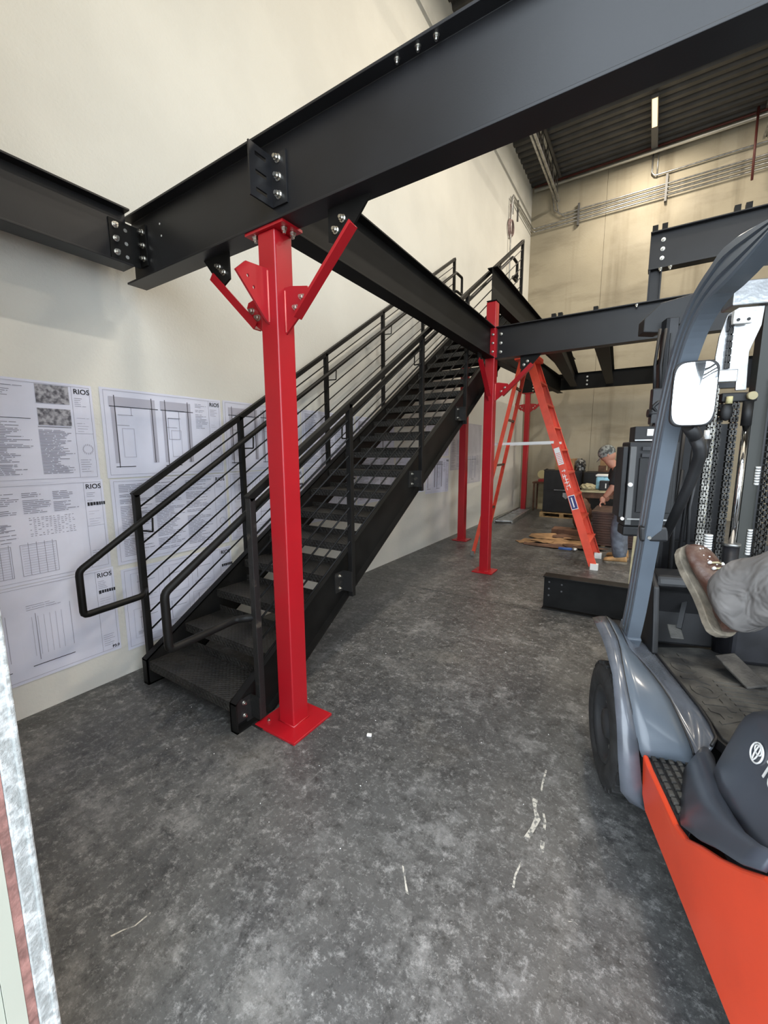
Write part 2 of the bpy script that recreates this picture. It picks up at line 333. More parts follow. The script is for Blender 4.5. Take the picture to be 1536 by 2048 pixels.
# ================================================================== STEEL COLUMNS
CW = 0.122
def column(cx, cy, ztop, label, cap=True, plate=0.32, frontg=True, braces=('R', 'L'), zb=2.70, group='red square steel columns', backclip=False):
    t = thing('steel_column', label, 'column', (cx, cy, 0), 0, group)
    MB().box((-CW/2,-CW/2,0.014), (CW/2,CW/2,ztop)).build('post', m_red, t, bevel=0.010, seg=3)
    MB().box((-plate/2,-plate/2,0), (plate/2,plate/2,0.014)).build('base_plate', m_red, t, bevel=0.002)
    if cap: MB().box((-0.135,-0.075,ztop), (0.135,0.06,ztop+0.013)).build('cap_plate', m_red, t)
    # weld bead around the foot
    h = CW/2
    MB().tube([(-h,-h,0.016),(h,-h,0.016),(h,h,0.016),(-h,h,0.016)], 0.006, 6, True).build('weld_bead', m_red, t)
    g = zb
    for s in braces:
        k = 1 if s == 'R' else -1
        pr = [(0, g-0.275), (0.045, g-0.275), (0.155, g-0.296), (0.168, g-0.32), (0.13, g-0.40), (0, g-0.50)]
        MB().extrude([(p*k, q) for p, q in pr], (k*CW/2, -0.006, 0), X, Z, (0, 0.012, 0)).build('gusset_plate', m_red, t)
        MB().tube([(k*(CW/2+0.004), -0.007, g-0.49), (k*(CW/2+0.004), -0.007, g-0.29)], 0.0045, 6).build('weld_bead', m_weld, t)
        # angle-section brace between the red gusset and the black one above
        a = V((k*(CW/2+0.095), -0.012, g-0.425)); b = V((k*(CW/2+0.445), -0.012, g-0.10)); d = b-a; n = V((d.z*k, 0, -d.x*k)).normalized()
        q_ = 1 if k > 0 else -0.7
        MB().extrude([(-0.03,0),(0.034,0),(0.034,-0.055*q_),(0.028,-0.055*q_),(0.028,-0.006),(-0.03,-0.006)] if k > 0 else [(-0.022,-0.006),(0.022,-0.006),(0.022,0.045),(0.016,0.045),(0.016,0),(-0.022,0)], a, n, Y, d).build('knee_brace', m_red, t)
        for q in (0.10, 0.155):
            pp = V((cx, cy, 0))+V((k*(CW/2+q*0.80), -0.006, g-0.385+(q-0.10)*0.75)); bolt(pp, (0, -1, 0), t)
    if frontg:   # spare gusset facing the doorway, two holes
        mb = MB(); yb = -CW/2
        pr = [(0, g-0.19), (-0.135, g-0.20), (-0.195, g-0.255), (-0.03, g-0.43), (0, g-0.455)]
        mb.extrude(pr, (-0.006, yb, 0), Y, Z, (0.012, 0, 0)); o = mb.build('gusset_plate', m_red, t)
        hb = MB()
        for yy, zz in ((-0.125, g-0.262), (-0.092, g-0.305)): hb.cyl((-0.03, yb+yy, zz), (0.03, yb+yy, zz), 0.0085, 14)
        cut = hb.build('cutter', m_red); cut.parent = t
        md = o.modifiers.new('h', 'BOOLEAN'); md.object = cut; md.operation = 'DIFFERENCE'; md.solver = 'EXACT'
        bpy.context.view_layer.update()
        me = bpy.data.meshes.new_from_object(o.evaluated_get(bpy.context.evaluated_depsgraph_get())); o.modifiers.clear(); o.data = me
        bpy.data.objects.remove(cut)
        MB().tube([(0.007, yb-0.004, g-0.445), (0.007, yb-0.004, g-0.20)], 0.0045, 6).build('weld_bead', m_weld, t)
    if cap:
        for bx, by in ((0.098, -0.03), (0.098, 0.028), (-0.090, -0.045), (-0.09, 0.03)): bolt((cx+bx, cy+by, ztop-0.001), (0, 0, -1), t, 1.05)
    return t
c1 = column(-1.69, 1.608, 2.687, 'nearest red steel column beside the foot of the stairs')
c2 = column(-1.77, 5.24, 3.40, 'second red steel column in front of the orange step ladder', cap=False, frontg=False, braces=('R',), zb=2.72, plate=0.27)
c3 = column(-2.80, 6.95, 3.2, 'red steel column under the staircase by the cream wall', cap=False, frontg=False, braces=(), plate=0.27)
c4 = column(-2.78, 11.2, 3.06, 'farthest red steel column near the rear corner', cap=True, frontg=False, braces=('R', 'L'), zb=3.08, plate=0.27)
# extra parts on the second column
g = 2.72
MB().extrude([(0,g-0.30),(-0.10,g-0.28),(-0.14,g-0.32),(-0.02,g-0.47),(0,g-0.5)], (-0.006,-CW/2,0), Y, Z, (0.012,0,0)).build('gusset_plate', m_red, c2)
a = V((0.012,-CW/2-0.07,g-0.43)); b = V((0.012,-CW/2-0.40,g-0.06))
MB().extrude([(-0.006,-0.03),(0.05,-0.03),(0.05,-0.024),(0,-0.024),(0,0.03),(-0.006,0.03)], a, X, V((0,0.75,0.66)), b-a).build('knee_brace', m_red, c2)
for q in (0.07, 0.115): bolt((-1.77+0.008, 5.24-CW/2-q, g-0.40+q*0.5), (1,0,0), c2)
for q in (0.30, 0.34): bolt((-1.77+0.008, 5.24-CW/2-q, g-0.15+(q-0.3)), (1,0,0), c2)
MB().box((CW/2, -0.055, 2.74), (CW/2+0.012, 0.0, 3.08)).build('side_plate', m_red, c2)
mb = MB(); mb.box((-0.05, -CW/2-0.075, 2.76), (-0.04, -CW/2, 3.06)); mb.box((0.008, -CW/2-0.010, 2.76), (0.058, -CW/2, 3.06)); mb.build('clip_angle', m_red, c2)
for i in range(3): bolt((-1.77+0.036, 5.24-CW/2-0.010, 2.81+0.1*i), (0,-1,0), c2, 0.9)
# ================================================================== BEAMS
def beam(name, p0, p1, h, bf, label, group='black steel floor beams', tf=0.012, tw=0.010, mat_=None):
    t = thing(name, label, 'beam', p0, 0, group)
    MB().ibeam((0,0,0), V(p1)-V(p0), h, bf, tf, tw).build('beam_section', mat_ or m_blk, t, bevel=0.002)
    return t
gA = beam('steel_beam', (-2.99, 1.5875, 2.70), (3.6, 1.5875, 2.70), 0.40, 0.125, 'largest black girder crossing overhead on the nearest red column')
# black gussets under girder A
def tri_gusset(t, cx, cy, k, zb=2.70, d0_=0.36, d1=0.60):
    """black triangular plate hanging under a girder"""
    q = V(t.location)
    pr = [(k*d0_, zb), (k*d1, zb), (k*(d0_+0.075), zb-0.175), (k*d0_, zb-0.14)]
    MB().extrude(pr, (cx-q.x, cy-0.006-q.y, -q.z), X, Z, (0, 0.012, 0)).build('gusset_plate', m_stair, t)
    for (dx, dz) in ((0.085, -0.062), (0.045, -0.10)): bolt((cx+k*(d0_+dx), cy-0.006, zb+dz), (0,-1,0), t)
tri_gusset(gA, -1.69, 1.606, 1)
tri_gusset(gA, -1.69, 1.606, -1, d1=0.58)
def slotted_clip(t, x, y, z0, z1, legx, legy, slots=True, m=None):
    """angle: one leg on a web (plane y), the other sticking out towards -Y, with slots"""
    q = V(t.location); m = m or m_blk
    MB().box((x-q.x, y-0.010-q.y, z0-q.z), (x+legx-q.x, y-q.y, z1-q.z)).build('clip_angle', m, t, bevel=0.001)
    # slotted leg as frame of bars around three slots
    mb = MB(); y0, y1 = y-legy, y-0.008; n = 3; sh = (z1-z0)/n; sl0, sl1 = y0+0.035, y1-0.035
    xx0, xx1 = x-0.0, x+0.009
    mb.box((xx0,y0,z0), (xx1,sl0,z1)); mb.box((xx0,sl1,z0), (xx1,y1,z1))
    for i in range(n+1):
        a0 = z0 if i == 0 else z0+sh*(i-0.5)+0.009; a1 = z1 if i == n else z0+sh*(i+0.5)-0.009
        mb.box((xx0,sl0,a0), (xx1,sl1,a1))
    mb.v = [(a-q.x, b-q.y, c-q.z) for a, b, c in mb.v]
    mb.build('slotted_leg', m, t)
yw = 1.5875-0.005
slotted_clip(gA, -1.665, yw, 2.79, 3.02, 0.105, 0.145)
for i in range(3): bolt((-1.61, yw-0.010, 2.834+0.079*i), (0,-1,0), gA, 1.15)
for x in (-0.84, -0.765, -0.93): bolt((x, 1.60-0.05, 3.088), (0,0,-1), gA, 0.7)
mbh = MB()
for x, z in ((-2.66, 3.0), (-2.65, 2.93), (-1.60, 2.74)): mbh.cyl((x+2.99, yw-0.002-1.5875, z-2.7), (x+2.99, yw-1.5875, z-2.7), 0.006, 8)
mbh.build('bolt_hole', m_white, gA)
# beam B along the left wall, framing into girder A
gB = beam('steel_beam', (-2.905, -0.0+0.22, 2.765), (-2.905, 1.50, 2.765), 0.335, 0.135, 'black beam hugging the cream wall at upper left')
xw = -2.905+0.005
mb = MB(); mb.box((xw, 1.395-0.22, 2.79-2.765), (xw+0.009, 1.572-0.22, 3.03-2.765)); mb.v = [(a+2.905, b, c) for a, b, c in mb.v]; mb.build('clip_angle', m_stair, gB)
mb = MB(); mb.box((xw+2.905, 1.572-0.22, 0.03), (xw+2.905+0.085, 1.581-0.22, 0.27)); mb.build('clip_angle', m_stair, gB)
for i in range(3):
    z = 2.84+0.078*i
    bolt((xw+0.009, 1.43, z), (1,0,0), gB, 1.1)
    bolt((xw+0.052, 1.572, z), (0,-1,0), gB, 1.1)
    MB().cyl((xw+0.005+2.905, 1.49-0.22, z-2.765-0.01), (xw+0.0105+2.905, 1.49-0.22, z-2.765-0.01), 0.011, 10).build('bolt_hole', m_alu, gB)
# beam C from girder A back to column 2
gC = beam('steel_beam', (-1.71, 1.60, 2.735), (-1.775, 5.175, 2.735), 0.365, 0.125, 'black beam running from the nearest column back to the second column', mat_=m_dim)
# gusset under C near column 2
MB().extrude([(-0.30,0),(-0.42,0),(-0.40,-0.10),(-0.30,-0.13)], (-1.77+1.71-0.006, 5.18-1.60, 0), Y, Z, (0.012,0,0)).build('gusset_plate', m_stair, gC)
# beam D from column 2 to the right
gD = beam('steel_beam', (-1.705, 5.24, 2.725), (4.2, 5.24, 2.725), 0.375, 0.125, 'black beam running right from the second red column')
for i in range(3): bolt((-1.655, 5.234, 2.81+0.105*i), (0,-1,0), gD, 1.15)
tri_gusset(gD, -1.77, 5.238, 1, zb=2.725)
for x in (-1.05, -0.98, -0.62): MB().box((x+1.705-0.025, -0.03, 0.376), (x+1.705+0.02, 0.03, 0.42)).build('cleat', m_stair, gD)
bolt((-0.24, 5.19, 3.086), (0,0,-1), gD); 
# stub post and upper beam D2
t = thing('steel_post', 'short black stub post standing on the right-hand beam', 'post', (-0.10, 5.24, 3.10))
MB().ibeam((-0.0,0,0), (0,0,0.29), 0.11, 0.11, 0.01, 0.01, up=(1,0,0)).build('beam_section', m_blk, t).location = (-0.055, 0, 0)
gD2 = beam('steel_beam', (-0.165, 5.24, 3.392), (4.2, 5.24, 3.392), 0.355, 0.125, 'raised black beam on the stub post at upper right')
for i in range(3): bolt((-0.055, 5.234, 3.50+0.085*i), (0,-1,0), gD2, 1.15)
for x in (-0.06, 0.02): bolt((x, 5.18, 3.39), (0,0,-1), gD2, 1.2)
for x in (-0.13, -0.05, 0.50, 0.58): MB().box((x+0.165-0.025, -0.03, 0.356), (x+0.165+0.022, 0.03, 0.42)).build('cleat', m_stair, gD2)
# upper beam E on column 2
gE = beam('steel_beam', (-1.765, 5.17, 3.402), (-1.765, 11.2, 3.402), 0.385, 0.125, 'upper black beam resting on top of the second column', mat_=m_dim)
# lower beam behind column 2
beam('steel_beam', (-1.775, 5.32, 2.735), (-2.0, 11.13, 3.0), 0.36, 0.125, 'dark lower beam going back behind the second column', mat_=m_dim)
# far beam F with joists
gF = beam('steel_beam', (-3.0, 11.2, 3.08), (4.0, 11.2, 3.08), 0.37, 0.125, 'farthest black beam in front of the stained rear wall', mat_=m_dim)
for i, (x0, x1, lab) in enumerate([(-1.04, -1.69, 'black floor joist just right of the ladder top'), (-0.55, -0.93, 'second black floor joist right of the ladder top'), (0.25, 0.0, 'black floor joist behind the lift truck mast')]):
    j = beam('floor_joist', (x0, 5.31, 2.74), (x1, 11.13, 3.13), 0.32, 0.15, lab, 'black floor joists', mat_=m_dim)
for i in range(3): bolt((-1.42, 11.19, 3.17+0.09*i), (0,-1,0), gF, 1.3)
for i in range(4):
    for dx in (0, 0.09): bolt((-2.66+dx, 11.19, 3.12+0.075*i), (0,-1,0), gF, 1.1)
# brackets on the near side of the upper right
# header beam at stair top
beam('steel_beam', (-3.05, 7.0, 3.42), (-1.84, 7.0, 3.42), 0.36, 0.125, 'short black header beam at the top of the stairs')
# ================================================================== STAIRCASE
SL = 0.6385
st = thing('staircase', 'long black steel staircase with open diamond-plate treads', 'staircase', (-2.4, 1.34, 0))
def stringer(xw_, xo, name='stringer'):
    """channel: web at xw_, flanges out to xo"""
    y0 = 1.34; top = lambda y: 0.185+SL*(y-y0)
    ye = 6.93; dz = 0.36
    k = 1 if xo > xw_ else -1; tw = 0.008
    web = [(y0, 0), (y0, 0.185), (ye, top(ye)), (ye, top(ye)-dz), (y0+(dz-0.185)/SL, 0)]
    mb = MB(); mb.extrude(web, (xw_, 0, 0), Y, Z, (k*tw, 0, 0))
    ft = 0.010
    # top flange, bottom flange, end plate
    mb.extrude([(y0, 0.185), (ye, top(ye)), (ye, top(ye)-ft), (y0, 0.185-ft)], (xw_, 0, 0), Y, Z, (xo-xw_, 0, 0))
    yb = y0+(dz-0.185)/SL
    mb.extrude([(yb, 0), (ye, top(ye)-dz), (ye, top(ye)-dz+ft), (yb-0.01, ft)], (xw_, 0, 0), Y, Z, (xo-xw_, 0, 0))
    mb.extrude([(y0, 0), (yb, 0), (yb, ft), (y0, ft)], (xw_, 0, 0), Y, Z, (xo-xw_, 0, 0))
    mb.extrude([(y0, 0), (y0+0.01, 0), (y0+0.01, 0.185), (y0, 0.185)], (xw_, 0, 0), Y, Z, (xo-xw_, 0, 0))
    mb.v = [(a+2.4, b-1.34, c) for a, b, c in mb.v]
    return mb.build(name, m_stair, st)
stringer(-2.82, -2.88); sR = stringer(-1.925, -1.87)
RI, RU = 0.1782, 0.279
def tread_mesh():
    t_ = 0.006; d = RU+0.022
    pr = [(0,0),(d,0),(d,0.055),(d-t_,0.055),(d-t_,t_*0.0-0.0),(d-t_,-t_),(t_,-t_),(t_,-0.058),(0,-0.058)]
    # simple pan: top plate, front lip down, back lip up
    mb = MB()
    mb.box((0,0,-t_), (0.887,d,0)); mb.box((0,0,-0.060), (0.887,t_,-t_)); mb.box((0,d-t_,-0.05), (0.887,d,-t_))
    mb.box((0,d-t_,0), (0.887,d,0.045))
    o = mb.build('tread', m_tread); me = o.data; bpy.data.objects.remove(o); return me
TM = tread_mesh()
for k in range(20):
    o = bpy.data.objects.new('tread', TM); COL.objects.link(o); o.parent = st
    o.location = (-2.812+2.4, 1.352+RU*k-1.34, RI*(k+1)-0.006)
# base clip angle with bolt plate at the right foot
mb = MB(); mb.box((-1.915+2.4, 0.10, 0.0), (-1.78+2.4, 0.22, 0.008)); mb.box((-1.915+2.4, 0.10, 0.0), (-1.907+2.4, 0.22, 0.11)); mb.build('foot_clip', m_rust, st)
bolt((-1.80, 1.51, 0.008), (0,0,1), st, 0.8)
# ---------------- railings
def railing(px, posts, hx, side, label, ytop, yoff=0.0):
    """px: x of post plane; hx: handrail x; side: +1 if handrail lies at larger x"""
    t = thing('stair_railing', label, 'railing', (px, posts[0], 0))
    o_ = V((px, posts[0], 0)); L = lambda p: V(p)-o_
    y0, y1 = posts[0], posts[-1]
    zt = lambda y: 1.345+SL*(y-1.42)-0.02
    if side < 0: zt = lambda y: 1.375+SL*(y-1.50)-0.02
    zst = lambda y: 0.185+SL*(y-1.34)
    s_ = 0.040
    MB().bar(L((px,y0-0.018,zt(y0-0.018))), L((px,y1+0.018,zt(y1+0.018))), s_, s_).build('top_rail', m_stair, t, bevel=0.002)
    for i, y in enumerate(posts):
        zb_ = max(0.03, zst(y)-0.36) if side < 0 else max(0.05, zst(y)-0.30)
        o = MB().box(tuple(L((px-s_/2,y-s_/2,zb_))), tuple(L((px+s_/2,y+s_/2,zt(y)+0.004 if i not in (0,) else zt(y)-0.004)))).build('post', m_rust if (i == 0 and side < 0) else m_stair, t, bevel=0.003)
        if side < 0:
            # bolted mounting angle on the stringer web
            za = zst(y)-0.32; zc = zst(y)-0.165
            if i == 0: za, zc = 0.03, 0.17
            mp = MB(); a0, a1 = y-0.125, y-0.02
            mp.box(tuple(L((-1.917, a0, za))), tuple(L((-1.909, a1, zc))))
            mp.box(tuple(L((-1.917, a1-0.008, za))), tuple(L((px+s_/2, a1, zc))))
            mo = mp.build('mounting_angle', m_rust, t)
            for zz in (za+0.03, zc-0.03): bolt((-1.909, a0+0.05, zz), (1,0,0), t, 0.75)
    for k in range(8):
        dz = -0.105-0.1265*k; ya = y0
        p0 = L((px, ya, zt(ya)+dz)); p1 = L((px, y1, zt(y1)+dz))
        MB().cyl(p0, p1, 0.0065, 8).build('infill_rod', m_stair, t)
    # handrail: pipe with squared loops at both ends
    zh = lambda y: 0.895+0.6375*(y-1.02)
    yb = 1.01 if side > 0 else 1.04; yt = ytop
    k = -side*0.0
    pts = [(px+side*0.010, y0+0.0, 0.655), (hx, y0-0.06, 0.640), (hx, yb, 0.622), (hx, yb, zh(yb)+0.01), (hx, yt, zh(yt)), (hx, yt+0.24, zh(yt)+0.0), (hx, yt+0.24, zh(yt)-0.27), (hx, yt+0.02, zh(yt)-0.27), (px+side*0.012, yt-0.05, zh(yt)-0.30)]
    hr = MB().tube([L(p) for p in pts], 0.021, 12).build('handrail', m_stair, t)
    for y in posts:
        if y > yt: continue
        q = zh(y+0.05)
        MB().tube([L((px, y+0.02, q-0.115)), L((hx, y+0.045, q-0.115)), L((hx, y+0.05, q-0.02))], 0.006, 6).build('bracket', m_stair, hr)
    return t
railing(-2.925, [1.42, 2.31, 3.43, 4.53, 5.60, 6.69], -2.83, 1, 'black stair railing on the wall side of the staircase', 6.55)
railing(-1.85, [1.50, 2.41, 3.53, 4.61, 5.68, 6.74], -1.955, -1, 'black stair railing on the open side of the staircase', 6.62)
# ================================================================== DRAWING SHEETS
def hash_lines(mb, y0, y1, z0, z1, n, dens=0.8, th=0.0022):
    for i in range(n):
        z = z1-(z1-z0)*(i+0.5)/n; e = y0+(y1-y0)*(random.uniform(0.45, 1.0))
        if random.random() > dens: continue
        yy = y0
        while yy < e:
            l = random.uniform(0.02, 0.09); mb.box((0.0, yy, z-th/2), (0.0004, min(yy+l, e), z+th/2)); yy += l+0.006
def frame(mb, y0, y1, z0, z1, th=0.002):
    for a in ((y0,z0,y1,z0+th),(y0,z1-th,y1,z1),(y0,z0,y0+th,z1),(y1-th,z0,y1,z1)): mb.box((0,a[0],a[1]), (0.0004,a[2],a[3]))
def ln(mb, ya, za, yb, zb_, th):
    if abs(ya-yb) < 1e-6: mb.box((0,ya-th/2,min(za,zb_)), (0.0004,ya+th/2,max(za,zb_)))
    else: mb.box((0,min(ya,yb),za-th/2), (0.0004,max(ya,yb),za+th/2))
def sheet(y0, z0, kind, label, wdt=0.915, hgt=0.605, m=None, rios=True, tilt=0.0):
    t = thing('drawing_sheet', label, 'poster', (WX+0.003, y0, z0), 0, 'construction drawing sheets on the wall')
    # paper with slight ripple
    ny, nz = 12, 6; rows = []
    for i in range(nz+1):
        rows.append([V((0.0012+0.0012*math.sin(j*1.3+i*0.7+y0*9), wdt*j/ny, hgt*i/nz)) for j in range(ny+1)])
    MB().grid(rows, False).build('paper', m or m_paper, t, solid=0.0006)
    px = 0.0034
    k, g_, l3 = MB(), MB(), MB()
    tb = wdt-0.115
    frame(g_, 0.02, wdt-0.015, 0.02, hgt-0.015, 0.0015)
    ln(g_, tb, 0.02, tb, hgt-0.015, 0.0015)
    # title block
    hash_lines(g_, tb+0.012, wdt-0.035, hgt-0.14, hgt-0.08, 5)
    hash_lines(l3, tb+0.015, wdt-0.03, hgt-0.30, hgt-0.20, 6)
    ln(g_, tb, 0.30, wdt-0.015, 0.30, 0.0015)
    if kind in ('text', 'plan2', 'dense'):
        for a in range(16):
            an = a*math.pi/8; l3.cbox((0.0002, wdt-0.055+0.028*math.cos(an), 0.20+0.028*math.sin(an)), (0.0004, 0.005, 0.012))
    hash_lines(g_, tb+0.012, wdt-0.03, 0.05, 0.14, 6, 1.0)
    if kind == 'text':
        for (a, b) in ((0.05, 0.30), (0.33, 0.58), (0.61, tb-0.012)): hash_lines(g_, a, b, 0.05, 0.36 if a < 0.6 else 0.32, 34, 0.97, 0.0034)
        hash_lines(g_, 0.33, 0.56, 0.49, 0.58, 8, 0.9, 0.003); ln(k, 0.32, 0.38, 0.58, 0.38, 0.003); ln(k, 0.61, 0.335, tb-0.02, 0.335, 0.003)
        ln(k, 0.03, 0.05, 0.03, 0.40, 0.004); ln(k, 0.0, 0.06, 0.06, 0.06, 0.003)
    elif kind == 'table':
        for i in range(5): hash_lines(g_, 0.03+0.15*i, 0.17+0.15*i, 0.42, 0.55, 12, 0.95, 0.0034)
        for i in range(12): hash_lines(g_, 0.50+0.02*i, 0.515+0.02*i, 0.28, 0.40, 10, 0.8, 0.003)
        hash_lines(g_, 0.05, 0.45, 0.26, 0.40, 20, 1.0, 0.0034)
        frame(g_, 0.22, 0.40, 0.05, 0.24, 0.002); frame(g_, 0.44, 0.62, 0.05, 0.24, 0.002)
        for i in range(12):
            ln(l3, 0.22, 0.07+0.015*i, 0.40, 0, 0.0015) if False else l3.box((0,0.23,0.065+0.015*i), (0.0004,0.39,0.067+0.015*i))
            l3.box((0,0.45,0.065+0.015*i), (0.0004,0.61,0.067+0.015*i))
        for i in range(4): ln(g_, 0.27+0.04*i, 0.05, 0.27+0.04*i, 0.25, 0.002); ln(g_, 0.48+0.04*i, 0.05, 0.48+0.04*i, 0.25, 0.002)
    elif kind == 'elev':
        for oy in (0.10, 0.42):
            ln(k, oy, 0.09, oy+0.22, 0.09, 0.004); ln(g_, oy+0.04, 0.12, oy+0.04, 0.42, 0.003); ln(g_, oy+0.22, 0.15, oy+0.22, 0.44, 0.002)
            hash_lines(g_, oy, oy+0.18, 0.44, 0.48, 3)
            for i in range(6): l3.box((0, oy+0.03*i+0.02, 0.15), (0.0004, oy+0.03*i+0.022, 0.40))
        for zz in (0.16, 0.27):
            frame(g_, 0.20, 0.28, zz, zz+0.10, 0.003)
            for i in range(3): l3.box((0, 0.21, zz+0.02+0.03*i), (0.0004, 0.27, zz+0.022+0.03*i))
    elif kind == 'plan2':
        for oy, wd in ((0.07, 0.27), (0.42, 0.20)):
            l3.box((0, oy-0.02, 0.49), (0.0002, oy+wd+0.02, 0.55)); l3.box((0, oy+wd-0.02, 0.10), (0.0002, oy+wd+0.02, 0.49)); l3.box((0, oy-0.01, 0.10), (0.0002, oy+0.02, 0.49))
            ln(k, oy-0.02, 0.485, oy+wd+0.04, 0.485, 0.005); ln(k, oy+0.015, 0.07, oy+0.015, 0.56, 0.005); ln(k, oy+wd-0.005, 0.10, oy+wd-0.005, 0.56, 0.005)
            ln(k, oy-0.01, 0.075, oy+0.12, 0.075, 0.005)
            ln(g_, oy+0.02, 0.36, oy+0.27 if wd > 0.28 else oy+0.1, 0.36, 0.003); ln(g_, oy+0.03, 0.43, oy+0.13, 0.43, 0.003); ln(g_, oy+0.12, 0.43, oy+0.12, 0.485, 0.003)
            frame(l3, oy+0.05, oy+0.13, 0.14, 0.34, 0.003)
        frame(g_, 0.45, 0.54, 0.27, 0.43, 0.003); hash_lines(g_, 0.68, tb-0.01, 0.36, 0.57, 18, 0.9, 0.003)
    elif kind == 'dense':
        for i in range(3): hash_lines(g_, 0.05+0.245*i, 0.28+0.245*i, 0.05, 0.57, 44, 0.93, 0.0036)
    elif kind == 'details':
        for i in range(3):
            for j in range(2):
                y_, z_ = 0.06+0.235*i, 0.07+0.27*j
                frame(l3, y_, y_+0.20, z_, z_+0.22, 0.002); hash_lines(g_, y_+0.02, y_+0.18, z_+0.02, z_+0.05, 3); ln(g_, y_+0.05, z_+0.06, y_+0.05, z_+0.2, 0.003); ln(g_, y_+0.04, z_+0.15, y_+0.17, z_+0.15, 0.003)
    for mb, m_, nm in ((k, m_ink, 'heavy_lines'), (g_, m_ink2, 'print_lines'), (l3, m_ink3, 'faint_lines')):
        if mb.v:
            mb.v = [(a+px, b, c) for a, b, c in mb.v]; o = mb.build(nm, m_, t); o['kind'] = 'stuff'
    if kind == 'text':
        for a, b in ((0.475, 0.585), (0.345, 0.445)):
            MB().box((px-0.0002, 0.615, a), (px+0.0003, tb-0.015, b)).build('printed_picture', m_photo, t)
    if rios:
        text_mesh('lettering', 'RIOS', 0.043, (px, tb+0.010, hgt-0.058), Y, Z, m_ink, t, bold=0.0007, depth=0.0003)
    if kind in ('table', 'elev', 'details'):
        mb = MB(); yy = tb+0.012
        for i in range(7):
            l = random.uniform(0.008, 0.016); mb.box((px, yy, hgt-0.17+random.uniform(-.002,.002)), (px+0.0004, yy+l, hgt-0.148)); yy += l+0.003
        mb.build('printed_mark', m_ink, t)
    if kind == 'elev':
        text_mesh('sheet_number', 'P3.0', 0.026, (px, tb+0.06, 0.028), Y, Z, m_ink, t, bold=0.001, depth=0.0003)
    if tilt: t.rotation_euler = (tilt, 0, 0)
    return t
sheet(0.375, 1.425, 'text', 'white plan sheet with two dark photos, topmost at far left')
sheet(0.385, 0.822, 'table', 'white sheet of tables, middle of the leftmost column')
sheet(0.395, 0.215, 'elev', 'white sheet numbered P3.0, lowest of the leftmost column')
sheet(1.335, 1.430, 'plan2', 'sheet with two bold floor plans, second from left on top')
sheet(1.345, 0.815, 'dense', 'sheet of dense text columns behind the stair railing')
sheet(1.355, 0.175, 'details', 'lowest sheet behind the foot of the stairs')
sheet(2.275, 1.435, 'plan2', 'floor plan sheet behind the railing, third from left on top')
sheet(2.285, 0.820, 'details', 'sheet of framed details, third from left in the middle row')
sheet(3.215, 1.435, 'dense', 'text sheet partly behind the nearest red column, fourth from left on top')
sheet(3.225, 0.825, 'details', 'detail sheet under the stairs, fourth from left in the middle row')
sheet(4.16, 1.43, 'plan2', 'floor plan sheet seen through the upper stair treads')
sheet(4.17, 0.93, 'dense', 'text sheet showing below the stair stringer', hgt=0.50)
sheet(5.12, 0.95, 'details', 'sheet below the stringer left of the column under the stairs')
sheet(6.06, 0.90, 'plan2', 'sheet just left of the red column under the stairs', m=m_paper, tilt=-0.03)
sheet(6.05, 1.52, 'details', 'upper sheet left of the red column under the stairs', m=m_paper)
sheet(7.05, 1.25, 'dense', 'greyish sheet half hidden behind the column under the stairs', wdt=0.62, hgt=0.80, m=m_paper2)
sheet(7.72, 0.95, 'plan2', 'tall greyish sheet between the stair column and second column', wdt=0.96, hgt=1.20, m=m_paper2, rios=False)
# ================================================================== ROOF STEEL, CONDUITS, LAMP
def roof_joist(x, label):
    t = thing('roof_joist', label, 'joist', (x, 0.3, zceil(0)-0.62), 0, 'roof truss joists')
    L_ = BY-0.5; zt_, zb_ = 0.55, 0.0
    for dx in (-0.035, 0.035):
        MB().bar((dx,0,zt_), (dx,L_,zt_-0.06), 0.05, 0.05).build('chord', m_deck if dx > 0 else m_steel, t)
        MB().bar((dx,0,zb_), (dx,L_,zb_-0.06), 0.04, 0.045).build('chord', m_steel, t)
    n = 22; mb = MB()
    for i in range(n):
        ya, yb_ = L_*i/n, L_*(i+1)/n; ym = (ya+yb_)/2
        mb.cyl((0,ya,zb_-0.06*i/n), (0,ym,zt_-0.06*i/n), 0.012, 6); mb.cyl((0,ym,zt_-0.06*i/n), (0,yb_,zb_-0.06*i/n), 0.012, 6)
    mb.build('web_bars', m_deck, t)
    return t
for x, lab in ((-2.42, 'roof truss nearest the cream wall'), (1.45, 'roof truss at the top right'), (5.3, 'roof truss beyond the frame at right')): roof_joist(x, lab)
def pipe(name, pts, r, m, label, cat='conduit', group=None):
    p0 = V(pts[0]); t = MB().tube([V(p)-p0 for p in pts], r, 8).build(name, m); t.location = p0
    return tag(t, label, cat, group)
bw = BY-0.06
for i, z in enumerate((7.30, 7.38, 7.46, 7.54)):
    g_ = 'conduits running along the rear wall'
    nm = ['lowest', 'second lowest', 'second highest', 'highest'][i]
    z = z-0.06
    if i < 2: pts = [(8.5, bw, z), (-2.98, bw, z), (-3.03, bw-0.06, z), (-3.04, 10.06+0.09*i, z+0.0-0.02), (-3.04, 10.06+0.09*i, 4.0 if i == 0 else 6.9)]
    else: pts = [(8.5, bw, z), (-2.25-0.10*(i-2), bw, z), (-2.42-0.10*(i-2), bw, z+0.14), (-2.52-0.08*(i-2), bw, z+0.6), (-2.56-0.08*(i-2), bw, zceil(11.9)-0.02)]
    pipe('conduit', pts, 0.017, m_steel, nm+' of the four grey conduits on the rear wall', group=g_)
pipe('conduit', [(8.5, bw, 7.72), (-0.40, bw, 7.72), (-0.46, bw, 7.8), (-0.46, bw, zceil(11.9))], 0.017, m_steel, 'grey conduit ending below the lit tube lamp')
